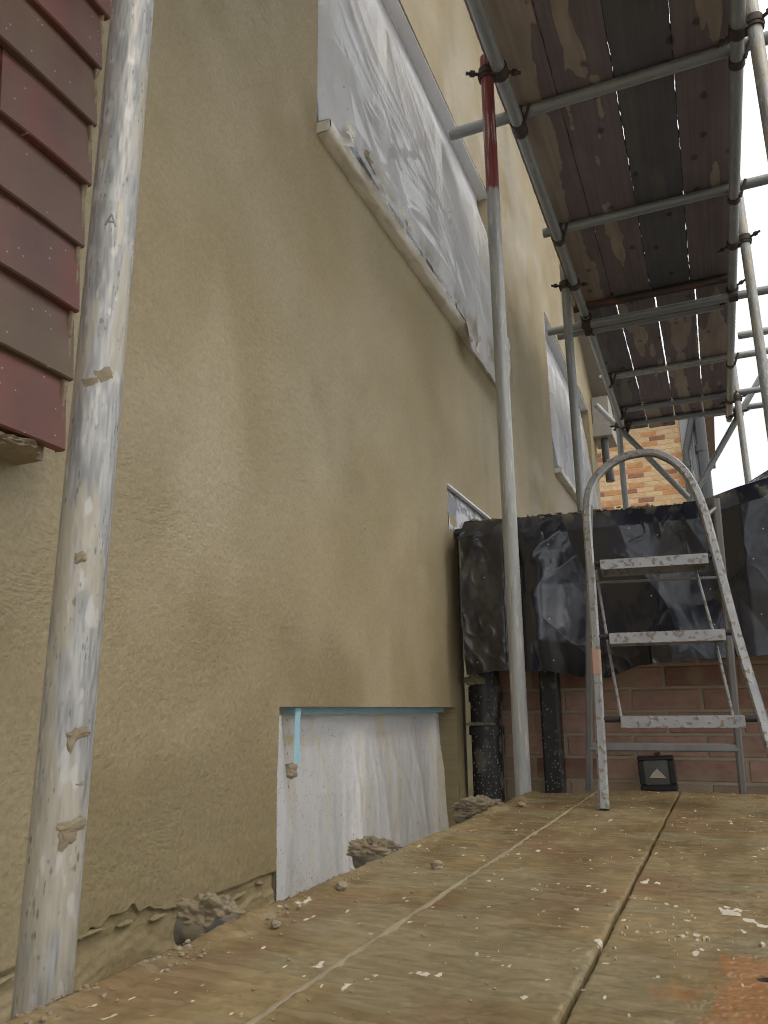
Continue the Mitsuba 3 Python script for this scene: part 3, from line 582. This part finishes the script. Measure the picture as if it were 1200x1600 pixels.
add('bracket', box(0.262, 0.351, 2.76, 2.80, 0.36, 0.385, 0.003), 'm_pipe_black', rp)

fl = thing('floodlight', 'small square black floodlight on the brick wall behind the stepladder', 'floodlight')
def rotY(m, a, c): m.apply_transform(trimesh.transformations.rotation_matrix(a, [0, 1, 0], c)); return m
cF = (0.636, 2.70, 0.034)
def fbox(*a, **k): return rotY(box(*a, **k), math.radians(-3), cF)
add('housing', cat_([fbox(0.581, 0.691, 2.690, 2.73, -0.018, 0.002, b=0.004), fbox(0.581, 0.691, 2.690, 2.73, 0.075, 0.088, b=0.004), fbox(0.581, 0.600, 2.691, 2.729, 0.002, 0.075, b=0.003), fbox(0.672, 0.691, 2.691, 2.729, 0.002, 0.075, b=0.003), fbox(0.583, 0.689, 2.722, 2.735, -0.014, 0.084)]), 'm_black_paint', fl)
add('reflector', fbox(0.600, 0.672, 2.716, 2.7215, 0.002, 0.075), 'm_reflector', fl)
add('lens', fbox(0.600, 0.672, 2.6955, 2.698, 0.002, 0.075), 'm_lens', fl)
add('light_chip', trimesh.convex.convex_hull(np.array([(x, y, z) for y in (2.6935, 2.6975) for x, z in ((0.612, 0.022), (0.662, 0.022), (0.652, 0.034), (0.637, 0.050), (0.622, 0.036))])), 'm_flake', fl)
add('bracket', cat_([box(0.626, 0.646, 2.735, 2.803, 0.03, 0.04), box(0.632, 0.642, 2.70, 2.80, 0.088, 0.096)]), 'm_black_paint', fl)

# ------------------------------------------------------------------ neighbouring house
nb = thing('yellow_brick_house', 'yellow brick house far behind the scaffold', 'house')
YN = 11.2
add('mortar_core', box(-4.0, 0.70, YN + 0.006, YN + 0.1, -1.9, 4.6), 'm_mortar_yellow', nb)
rest = []
for r in range(34, 62):
    z0 = 0.075 * r + 0.005; half = 0.5 * ((r + 100) % 2)
    for c in range(-5, 4):
        x0 = (c - half - 0.3) * 0.225 + 0.005; x1 = x0 + 0.215; x0, x1 = x0, min(x1, 0.695)
        if x1 - x0 < 0.04: continue
        m = box(x0, x1, YN + 0.001 * rng.random(), YN + 0.05, z0, z0 + 0.066, 0.003)
        if 38 <= r < 58 and x1 > -0.55: add('brick', m, 'm_brick_yellow', nb)
        else: rest.append(m)
k = add('outer_bricks', cat_(rest), 'm_brick_yellow', nb); labels[k] = {'kind': 'stuff', 'label': 'yellow bricks of the hidden part of the wall'}
add('grey_cladding', cat_([box(0.702, 0.82, YN - 0.03, YN + 0.1, -1.9, 4.6, 0.004), box(0.822, 0.90, YN - 0.01, YN + 0.1, -1.9, 4.6, 0.004), box(0.85, 0.868, YN - 0.03, YN - 0.005, -1.9, 4.6)]), 'm_grey_plastic', nb)
add('downpipe', cat_([rod((0.94, YN - .08, 4.45), (0.745, YN - .08, 3.72), 0.045, 16), rod((0.745, YN - .08, 3.74), (0.745, YN - .08, -1.9), 0.045, 16), rod((0.745, YN - .08, 3.50), (0.745, YN - .08, 3.60), 0.055, 16)]), 'm_pipe_grey', nb, 40)
add('downpipe', cat_([rod((0.97, YN - .06, 4.6), (0.94, YN - .06, -1.9), 0.075, 16), rod((0.955, YN - .06, 3.7), (0.955, YN - .06, 3.8), 0.085, 16)]), 'm_pipe_grey', nb, 40)
add('roof', cat_([box(-4.2, 1.2, YN - 0.3, YN + 4, 4.6, 4.7, 0.01)]), 'm_roof', nb)

# ------------------------------------------------------------------ scaffold
sf = thing('scaffold', 'galvanised tube scaffold along the rendered wall', 'scaffold')
ZB = 2.66; ZT = ZB - 0.0245; ZL = ZB - 0.0735; XI, XO = 0.325, 1.155
P1, P2, P3, P4 = (0.235, 0.62), (0.275, 2.40), (0.272, 4.05), (0.280, 6.52)
R0, R1, R2 = (1.208, 2.56), (1.210, 3.98), (1.210, 6.28)
near = add_tube('standard', (*P1, -1.9), (*P1, 4.4), 'm_tube', sf, r=0.0262, seg=48, n=60)
labels[near] = {'label': 'near whitish upright tube smeared with cement'}
red = add_tube('standard', (*P2, -1.9), (*P2, 2.665), 'm_tube_red', sf, n=40); labels[red] = {'label': 'upright tube with its top painted red'}
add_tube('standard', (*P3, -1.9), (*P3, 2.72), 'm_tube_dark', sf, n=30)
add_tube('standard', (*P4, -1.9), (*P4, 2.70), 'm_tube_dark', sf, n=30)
for r in (R0, R1, R2): add_tube('standard', (*r, -1.9), (*r, 4.6), 'm_tube', sf, n=40)
add_tube('standard', (1.208, 0.6, -1.9), (1.208, 0.6, 4.6), 'm_tube', sf, n=40)
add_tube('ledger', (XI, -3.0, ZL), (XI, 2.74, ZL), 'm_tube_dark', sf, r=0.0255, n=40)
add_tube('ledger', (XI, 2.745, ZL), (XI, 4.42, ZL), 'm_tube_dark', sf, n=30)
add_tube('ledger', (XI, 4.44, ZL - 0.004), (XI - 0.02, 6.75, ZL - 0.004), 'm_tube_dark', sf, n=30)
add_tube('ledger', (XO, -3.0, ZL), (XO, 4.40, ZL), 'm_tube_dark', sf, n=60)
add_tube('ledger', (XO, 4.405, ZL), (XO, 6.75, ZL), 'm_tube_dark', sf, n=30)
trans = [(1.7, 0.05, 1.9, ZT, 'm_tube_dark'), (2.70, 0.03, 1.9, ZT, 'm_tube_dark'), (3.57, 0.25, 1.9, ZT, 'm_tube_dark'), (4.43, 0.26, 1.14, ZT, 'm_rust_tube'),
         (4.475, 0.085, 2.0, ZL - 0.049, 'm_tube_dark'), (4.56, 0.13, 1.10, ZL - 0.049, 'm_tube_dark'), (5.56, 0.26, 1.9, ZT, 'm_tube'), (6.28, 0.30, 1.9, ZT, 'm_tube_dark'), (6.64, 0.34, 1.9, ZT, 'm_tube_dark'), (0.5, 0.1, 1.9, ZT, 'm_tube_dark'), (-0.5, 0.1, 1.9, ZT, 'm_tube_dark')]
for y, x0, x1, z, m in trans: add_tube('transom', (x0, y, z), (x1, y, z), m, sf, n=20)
add_tube('transom', (1.19, 5.02, ZL - 0.049), (1.9, 5.02, ZL - 0.049), 'm_tube', sf, n=12)
add_tube('brace', (0.10, 6.60, 2.84), (0.85, 6.60, 1.80), 'm_tube_dark', sf, n=20)
add_tube('brace', (1.55, 6.44, 3.02), (0.72, 6.44, 1.74), 'm_tube_dark', sf, n=20)
def ring(c, ax, r, L, seg=20):
    c, ax = np.array(c, float), np.array(ax, float); ax /= np.linalg.norm(ax); return rod(c - ax * L / 2, c + ax * L / 2, r, seg)
def coupler(c1, a1, c2, a2, bolt_dir, s=1.0):
    """a cast double coupler: a collar round each tube, a block between, an eye bolt with its nut"""
    c1, c2 = np.array(c1, float), np.array(c2, float); b = np.array(bolt_dir, float); b /= np.linalg.norm(b)
    ms = [ring(c1, a1, 0.032 * s, 0.046), ring(c2, a2, 0.032 * s, 0.046), ring(c1, a1, 0.035 * s, 0.018)]
    mid = (c1 + c2) / 2; bl = trimesh.creation.box((0.046, 0.046, 0.046)); bl.apply_translation(mid); ms.append(bl)
    k = add('coupler', cat_(ms), 'm_coupler', sf, 40)
    for c in (c1, c2):
        o = c + np.cross(b, [0, 0, 1.0]) * 0.0 + b * 0.030
        add('bolt', cat_([rod(o, o + b * 0.055, 0.0065, 8), rod(o + b * 0.022, o + b * 0.038, 0.0125, 6)]), 'm_coupler', k, 40); b = -b
Xa, Ya, Za = (1, 0, 0), (0, 1, 0), (0, 0, 1)
for (p, xi) in ((P1, XI), (P2, XI), (P3, XI), (P4, XI - 0.02)):
    coupler((p[0], p[1], ZL + 0.0), Za, (xi, p[1], ZL), Ya, (-0.75, -0.55, -0.1))
for p in (R0, R1, R2, (1.208, 0.6)): coupler((p[0], p[1], ZL), Za, (XO, p[1], ZL), Ya, (0.8, -0.5, 0.1))
def clip(x, y):
    """light putlog clip: band round the ledger with a hook over the transom"""
    add('coupler', cat_([ring((x, y + 0.012, ZL), Ya, 0.0295, 0.035), ring((x + 0.01, y, ZT), Xa, 0.029, 0.03), rod((x + 0.025, y - 0.015, ZL - 0.02), (x + 0.055, y - 0.03, ZT + 0.008), 0.007, 8)]), 'm_coupler', sf, 40)
for y in (1.7, 2.70, 3.57, 5.56, 6.28, 6.64): clip(XI, y); clip(XO, y)
coupler((XI, 4.475, ZL), Ya, (XI, 4.475, ZL - 0.049), Xa, (-0.3, -0.3, -0.9)); coupler((XO, 4.475, ZL), Ya, (XO, 4.475, ZL - 0.049), Xa, (0.8, -0.5, 0.2))
coupler((XI, 4.56, ZL), Ya, (XI, 4.56, ZL - 0.049), Xa, (0.3, 0.3, -0.9))
coupler((0.28, 6.56, 2.58), Za, (0.28, 6.60, 2.59), (0.6, 0, -0.8), (0.6, -0.6, -0.2)); coupler((1.21, 6.33, 2.50), Za, (1.21, 6.40, 2.49), (0.6, 0, 0.8), (0.8, -0.5, -0.2))
# sleeve at the joint of the inner ledger
k = add('sleeve_coupler', ring((XI, 2.72, ZL), Ya, 0.0305, 0.07), 'm_coupler', sf, 40)
# transoms under the lower deck, their ends poking towards the wall
low = [(1.02, 0.095), (1.62, 0.092), (2.33, 0.088)]
for y, x in low: add_tube('transom', (x, y, -0.068), (1.9, y, -0.068), 'm_coated', sf, n=14)
add_tube('ledger', (0.345, -1.5, -0.116), (0.345, 2.45, -0.116), 'm_tube_dark', sf, n=10); add_tube('ledger', (1.16, -1.5, -0.116), (1.16, 2.45, -0.116), 'm_tube_dark', sf, n=10)
# cement splats and the scratched mark on the near standard
def on_tube(theta, z, r): return np.array([P1[0] + r * math.cos(theta), P1[1] + r * math.sin(theta), z])
th0 = math.atan2(0 - P1[1], 0.85 - P1[0])
for i, (dt, z, sw, sh) in enumerate([(-0.55, 0.130, 0.026, 0.008), (-0.35, 0.122, 0.012, 0.012), (-0.45, 0.216, 0.018, 0.006), (-0.2, 0.209, 0.007, 0.011), (0.1, 0.392, 0.008, 0.006), (-0.75, 0.168, 0.010, 0.002), (-0.2, 0.60, 0.014, 0.010), (0.3, 0.59, 0.016, 0.006)]):
    m = rock((0, 0, 0), (1, 1, 1), i + 90, 3, 0.6); v = m.vertices
    th = th0 - dt * 1.0 + v[:, 1] * sw * 0.72 / 0.026; rr = 0.0258 + np.maximum(v[:, 0], -0.3) * (0.0024 if i < 5 else 0.0008)
    m.vertices = np.stack([P1[0] + rr * np.cos(th), P1[1] + rr * np.sin(th), z + v[:, 2] * sh + 0.25 * sh * np.sin(v[:, 1] * 3)], -1)
    k = add('cement_splat', m, 'm_mortar', near, True)
lt = meshkit.text_mesh('A', 0.015, 0.001); lt = lt.subdivide().subdivide(); v = lt.vertices.copy()
c0 = v[:, :2].mean(0); a = (v[:, 0] - c0[0]) / 0.0262; th = th0 - 0.10 + a
lt.vertices = np.stack([P1[0] + (0.02635 + v[:, 2] * 0.5) * np.cos(th), P1[1] + (0.02635 + v[:, 2] * 0.5) * np.sin(th), 0.795 + v[:, 1] - c0[1]], -1)
k = add('marked_letter', lt, 'm_steel', near); labels[k] = {'label': 'dark hand marked letter A'}

# ------------------------------------------------------------------ boards
def board_mesh(x0, x1, y0, y1, zt, th, seed, edge=0.002, top=0.0015, nx=16, dy=0.02, r=0.006, ef=14, mud=False):
    ys = steps(y0, y1, dy); prof = []
    for t in np.linspace(x0 + r, x1 - r, nx): prof.append((t, zt, 0))
    for a in (60, 30, 0): prof.append((x1 - r + r * math.cos(math.radians(a)), zt - r + r * math.sin(math.radians(a)), 1))
    for a in (0, -45): prof.append((x1 - r + r * math.cos(math.radians(a)), zt - th + r + r * math.sin(math.radians(a)), 1))
    for t in np.linspace(x1 - r, x0 + r, 8): prof.append((t, zt - th, 0))
    for a in (225, 180): prof.append((x0 + r + r * math.cos(math.radians(a)), zt - th + r + r * math.sin(math.radians(a)), -1))
    for a in (180, 150, 120): prof.append((x0 + r + r * math.cos(math.radians(a)), zt - r + r * math.sin(math.radians(a)), -1))
    prof = np.array(prof); n = len(prof); Y = np.repeat(ys[:, None], n, 1); X = np.repeat(prof[None, :, 0], len(ys), 0); Z = np.repeat(prof[None, :, 1], len(ys), 0); S = np.repeat(prof[None, :, 2], len(ys), 0)
    X = X + S * edge * 2 * (nfbm(Y * ef, S * 3 + seed, 0, 4, seed) - 0.5)
    Z = Z + top * 2 * (nfbm(X * 12, Y * 6, Z * 3, 3, seed + 1) - 0.5)
    if mud:
        w = nz(X * 10, Y * 10, 0, 31) * 2.2; t = (np.abs(Z - zt) < 0.006) & (S == 0)
        m = 0.0038 * (nfbm(X * 26 + w, Y * 60 + w, 0, 4, 32) - 0.5) + 0.0020 * np.abs(2 * nz(X * 30 + 2 * w, Y * 105 + 2 * w, 0, 33) - 1) ** 0.7 + 0.0022 * (nz(X * 9 + w, Y * 22, 2, 34) - 0.5)
        Z = Z + t * m
    Y = Y.copy(); Y[0] += 0.006 * nfbm(X[0] * 20, 0, 0, 2, seed); Y[-1] -= 0.010 * nfbm(X[-1] * 20, 1, 0, 2, seed)
    V = np.stack([X, Y, Z], -1).reshape(-1, 3); I = np.arange(len(V)).reshape(len(ys), n); J = np.roll(I, -1, 1)
    F = np.concatenate([np.stack([I[:-1], J[1:], J[:-1]], -1).reshape(-1, 3), np.stack([I[:-1], I[1:], J[1:]], -1).reshape(-1, 3)])
    caps = []
    for row, sgn in ((0, 1), (len(ys) - 1, -1)):
        c = len(V); V = np.vstack([V, V[I[row]].mean(0)])
        for j in range(n): f = (c, I[row, j], I[row, (j + 1) % n]); caps.append(f[::-1] if sgn < 0 else f)
    F = np.vstack([F, caps]); m = trimesh.Trimesh(V, F, process=False); return m
ends = {0: 2.375, 1: 2.49, 2: 2.51, 3: 2.50, 4: 2.51}
lowb = [(0.300, 0.4845), (0.4865, 0.7075), (0.7118, 0.938), (0.943, 1.166), (1.171, 1.396)]
txt = ['leftmost deck board, muddy, along the gap beside the wall', 'muddy deck board second from the wall, under the stepladder front foot', 'deck board third from the wall with bare orange wood at its near end', 'deck board fourth from the wall at the right edge', 'outermost deck board beyond the right edge']
for i, (a, b) in enumerate(lowb):
    k = add('scaffold_board', board_mesh(a, b, -1.40, ends[i], 0.0 - 0.002 * (i == 0), 0.038, i * 5 + 2, 0.0022 if i < 2 else 0.0018, 0.0010, 56, 0.0045, 0.003, 14, True), 'm_mud_wood', None, 35)
    tag(k, txt[i], 'scaffold board', 'muddy boards of the lower deck')
mudfill = grid(steps(-1.0, 2.46, 0.012), np.linspace(-1, 1, 7), lambda y, v: np.stack([0.4855 + v * 0.005 * (0.6 + 0.8 * nz(y * 30, 0)), y, 0.0005 + 0.0032 * (1 - v * v) * (0.3 + nfbm(y * 22, v, 0, 3, 4)) - 0.0035 * v * v], -1))
k = add('mud_ridge', mudfill, 'm_pale_mud', None, True); tag(k, 'ridge of pale mud filling the joint between the two left deck boards', 'mud', kind='stuff')
upl = [['pale edged', 'upper platform board nearest the wall, pale along its edge'], ['', 'upper platform board second from the wall, brown with pale islands'], ['', 'dark grey upper platform board third from the wall'], ['', 'outermost near upper platform board by the outer ledger']]
for i in range(4):
    a = 0.272 + 0.222 * i
    k = add('scaffold_board', board_mesh(a + 0.0002, a + 0.2205, 0.72, 4.46, ZB + 0.038, 0.038, 40 + i * 3, 0.0040 if i else 0.002, 0.001, 10, 0.0065, 0.004, 34), 'm_plank', None, 35)
    tag(k, upl[i][1], 'scaffold board', 'boards of the upper platform')
    k = add('scaffold_board', board_mesh(a + 0.0005, a + 0.2195, -3.1, 0.71, ZB + 0.038, 0.038, 80 + i * 3, 0.002, 0.001, 10, 0.05, 0.004), 'm_plank', None, 35)
    tag(k, 'upper platform board behind the viewer, ' + ['first', 'second', 'third', 'fourth'][i] + ' from the wall', 'scaffold board', 'upper boards behind the viewer')
far = ['far upper platform board nearest the wall, dark grey', 'far upper platform board second from the wall, blotched', 'far upper platform board third from the wall, blotched', 'outermost far upper platform board']
for i, (a, b) in enumerate([(0.318, 0.500), (0.508, 0.728), (0.738, 0.958), (0.966, 1.180)]):
    k = add('scaffold_board', board_mesh(a, b, 4.475, 6.80 + [0.06, 0.10, 0.0, 0.04][i], ZB + 0.039, 0.038, 60 + i * 3, 0.003, 0.001, 10, 0.008, 0.004, 30), 'm_plank', None, 35)
    tag(k, far[i], 'scaffold board', 'far boards of the upper platform')

# ------------------------------------------------------------------ stepladder
ld = thing('stepladder', 'old aluminium stepladder with a rounded hoop, splashed with mud, standing on the deck', 'stepladder')
a5, l20 = math.radians(5), math.radians(20)
U = np.array([math.cos(a5), math.sin(a5), 0]); B = np.array([-math.sin(a5), math.cos(a5), 0])     # along the treads, away from the viewer
Wd = np.array([0, 0, 1]) * math.cos(l20) + B * math.sin(l20); N = np.cross(U, Wd)                   # up the front frame, out of it towards the viewer
F0 = np.array([0.566, 1.988, 0.004])
def fp(u, w, n=0.0): return F0 + U * u + Wd * w + N * n
left = [fp(0.0, 0.0), fp(0.001, 0.3), fp(0.0, 0.6), fp(-0.003, 0.83)]
arc = [fp(u, w) for u, w in ((-0.001, 0.87), (0.006, 0.915), (0.020, 0.953), (0.040, 0.986), (0.068, 1.013), (0.10, 1.033), (0.135, 1.045), (0.17, 1.048), (0.205, 1.043), (0.235, 1.025), (0.262, 0.998), (0.284, 0.960), (0.299, 0.918), (0.310, 0.872))]
right = [fp(0.318, 0.822), fp(0.333, 0.653), fp(0.349, 0.445), fp(0.374, 0.219), fp(0.398, 0.0)]
# smooth the path of the hoop
pth = np.array(left + arc + right); tt = np.arange(len(pth)); from_s = np.linspace(0, len(pth) - 1, 90)
from scipy.interpolate import PchipInterpolator
pth2 = PchipInterpolator(tt, pth)(from_s)
add('hoop_frame', sweep(pth2, 0.024, 0.020, N), 'm_alu', ld, 40)
def obox(u0, u1, w0, w1, n0, n1, ax_w, ax_n, b=0.004):
    m = box(u0, u1, w0, w1, n0, n1, b); v = m.vertices; m.vertices = F0 + v[:, :1] * U + v[:, 1:2] * ax_w + v[:, 2:3] * ax_n; return m
Zv = np.array([0, 0, 1.0])
for (u0, u1, w) in ((0.052, 0.335, 0.218), (0.038, 0.322, 0.444), (0.027, 0.309, 0.670)):
    c = Wd * w; z = c[2]; bo = c @ B; d = 0.075 if w < 0.6 else 0.115
    def tb(a, b2, y0, y1, z0, z1, bb=0.005): return obox(a, b2, y0 + bo, y1 + bo, z0 + z, z1 + z, B, Zv, bb)
    # a folded channel: tread plate, front and back lips, end lips
    tr = add('tread', cat_([tb(u0, u1, -0.018, d, 0.002, 0.008), tb(u0, u1, -0.0185, -0.014, -0.021, 0.0075), tb(u0, u1, d - 0.004, d + 0.0005, -0.021, 0.0075), tb(u0 - 0.0005, u0 + 0.004, -0.017, d - 0.001, -0.0205, 0.007), tb(u1 - 0.004, u1 + 0.0005, -0.017, d - 0.001, -0.0205, 0.007)]), 'm_alu', ld)
    pl, pr = fp(0.0, w), fp(np.interp(w, [0, 0.219, 0.445, 0.653, 0.822], [0.398, 0.374, 0.349, 0.333, 0.318]), w)
    add('tread_pin', rod(pl, fp(u0 + 0.004, w), 0.0075, 12), 'm_rubber', tr, 40); add('tread_pin', rod(fp(u1 - 0.004, w), pr, 0.0075, 12), 'm_rubber', tr, 40)
RF = [np.array([0.457, 2.470, 0.0]), np.array([0.876, 2.508, 0.0])]; RT = [np.array([0.545, 2.296, 0.825]), np.array([0.894, 2.325, 0.815])]
for p, q in zip(RF, RT): add('rear_leg', sweep([p, (p + q) / 2, q], 0.020, 0.020, B), 'm_steel', ld)
def on(i, z): t = z / RT[i][2]; return RF[i] + (RT[i] - RF[i]) * t
add('rear_rail', sweep([on(0, 0.125), on(1, 0.125)], 0.020, 0.024, Zv), 'm_steel', ld)
add('rear_rail', sweep([on(0, 0.60), on(1, 0.595)], 0.008, 0.008, Zv), 'm_steel', ld)
add('pivot_rod', cat_([rod(fp(-0.005, 0.80), RT[0] * 0.97 + RF[0] * 0.03, 0.006), rod(fp(0.32, 0.80), RT[1] * 0.97 + RF[1] * 0.03, 0.006)]), 'm_steel', ld, 40)
# thin folding stays between the treads
def bk(u, w): return F0 + U * u + B * ((Wd * w) @ B + 0.06) + Zv * ((Wd * w)[2])
add('stay_rod', cat_([rod(bk(0.052, 0.215), bk(0.030, 0.44), 0.0042, 8), rod(bk(0.030, 0.44), bk(0.012, 0.66), 0.0042, 8)]), 'm_alu', ld, 40)
add('stay_rod', cat_([rod(bk(0.318, 0.215), bk(0.302, 0.44), 0.0042, 8), rod(bk(0.302, 0.44), bk(0.278, 0.66), 0.0042, 8)]), 'm_alu', ld, 40)
k = add('tape_band', cat_([sweep([fp(0.0005, 0.335), fp(0.0005, 0.405)], 0.0256, 0.0212, N)]), 'm_orange_tape', ld); labels[k] = {'label': 'faded orange band round the left stile'}

# ------------------------------------------------------------------ mortar lumps and crumbs
lumps = [((0.135, 1.035, -0.056), (0.055, 0.034, 0.034), 'pale mortar lump on a tube end by the near wall', 7),
         ((0.132, 1.625, -0.056), (0.058, 0.030, 0.032), 'mortar lump on the tube end in front of the low window', 8),
         ((0.150, 2.34, -0.050), (0.080, 0.050, 0.034), 'mortar lump at the foot of the soil pipe', 9),
         ((0.270, 2.46, -0.008), (0.022, 0.016, 0.007), 'small pale stone chip at the foot of the red topped tube', 10)]
for c, s, t, sd in lumps:
    k = add('mortar_lump', rock(c, s, sd, 5, 0.55), 'm_mortar', None, 60); tag(k, t, 'mortar lump')
# droppings between wall and deck, along the foot of the coat
rd = []
for i, y in enumerate(np.linspace(0.78, 1.38, 9)):
    w, zc_ = 0.012 + 0.02 * rng.random(), rag(np.array([y]))[0] - 0.004 - 0.03 * rng.random() ** 2; tilt = 0.5 * rng.normal()
    rd.append(grid(np.linspace(-1, 1, 9), np.linspace(-1, 1, 6), lambda u, v: np.stack([-0.004 + 0.006 * (1 - v * v) + 0.004 * nfbm(u * 2, v * 2, i, 3, i), y + w * u, zc_ + (0.003 + 0.003 * nz(u * 3, i)) * v * (1 - 0.8 * u * u) + tilt * 0.3 * w * u], -1)))
k = add('render_dropping', cat_(rd), 'm_render', None, 50); tag(k, 'ragged curls of fallen render along the foot of the wall', 'render', kind='stuff')
fr = grid(steps(-1.0, 2.33, 0.006), np.linspace(0, 1, 14), lambda y, v: np.stack([0.2985 + 0.05 * v * (0.4 + 1.2 * nfbm(y * 10, 0, 0, 3, 77)), y, -0.012 + np.clip(v * 8, 0, 1) * 0.010 + 0.010 * np.sin(np.clip(v, 0.0, 1) * math.pi) ** 0.7 * (0.25 + 1.0 * nfbm(y * 40, v * 4, 0, 4, 78) * nfbm(y * 7, 2, 0, 2, 79) * 2) - 0.004 * v], -1))
k = add('mud_fringe', fr, 'm_mud_wood', None, True); tag(k, 'crumbly bank of mud along the wall side edge of the deck', 'mud', kind='stuff')
cr = []
for i in range(1500):
    y = rng.uniform(0.4, 2.45) if i % 3 else rng.uniform(0.45, 1.4)
    x = 0.302 + abs(rng.normal()) * 0.018 if i % 3 == 0 else rng.uniform(0.31, 1.15)
    s = 0.0006 + 0.0014 * rng.random() ** 4 * (1.6 if i % 3 == 0 else 1)
    m = trimesh.creation.icosahedron(); m.vertices = m.vertices * (s * (0.6 + 0.8 * rng.random(3))) * [1.5, 1.5, 0.8] + [x, y, 0.001]; cr.append(m)
k = add('mortar_crumb', cat_(cr), 'm_mortar', None); tag(k, 'mortar crumbs scattered on the deck boards', 'crumbs', kind='stuff')
fk = []
for i in range(80):
    x, y = rng.uniform(0.5, 1.12), rng.uniform(0.55, 2.3)
    if i % 2: x, y = 0.79 + 0.05 * rng.normal(), 0.98 + 0.07 * rng.normal()
    if 0.703 < x < 0.716: x += 0.02
    s = 0.0009 + 0.0034 * rng.random() ** 4; n = 7; an = np.sort(rng.uniform(0, 2 * math.pi, n)); rr = s * rng.uniform(0.25, 1.5, n)
    V = [(x, y, 0.0034)] + [(x + r * math.cos(t), y + 1.5 * r * math.sin(t), 0.0022) for r, t in zip(rr, an)]
    V += [(v[0], v[1], -0.002) for v in V[1:]]; F = []
    for j in range(n): q = (j + 1) % n; F += [(0, 1 + j, 1 + q), (1 + j, 1 + n + j, 1 + n + q), (1 + j, 1 + n + q, 1 + q)]
    fk.append(trimesh.Trimesh(V, F, process=False))
k = add('plaster_flake', cat_(fk), 'm_flake', None); tag(k, 'pale flakes of dried plaster stuck to the deck boards', 'flakes', kind='stuff')
pl = [(0.345, 1.03, .008), (0.36, 0.83, .006), (0.42, 1.21, .009), (0.36, 2.02, .010)]
for i, (x, y, s) in enumerate(pl):
    k = add('pebble', rock((x, y, s * 0.5), (s, s * 1.3, s * 0.7), 120 + i, 3, 0.5), 'm_mortar', None, 50)
    tag(k, ['small mortar crumb near the left edge of the deck', 'tiny crumb on the deck nearest the viewer', 'flat crumb on the deck beside the low window', 'brown mortar crumb on the deck before the soil pipe'][i], 'crumb')
cl = add('plaster_clod', rock((-0.02, W3[0] + 0.085, 0.112), (0.014, 0.022, 0.016), 33, 3, 0.5), 'm_mortar', None, 50); tag(cl, 'clod of plaster stuck to the plastic on the low window', 'plaster clod')
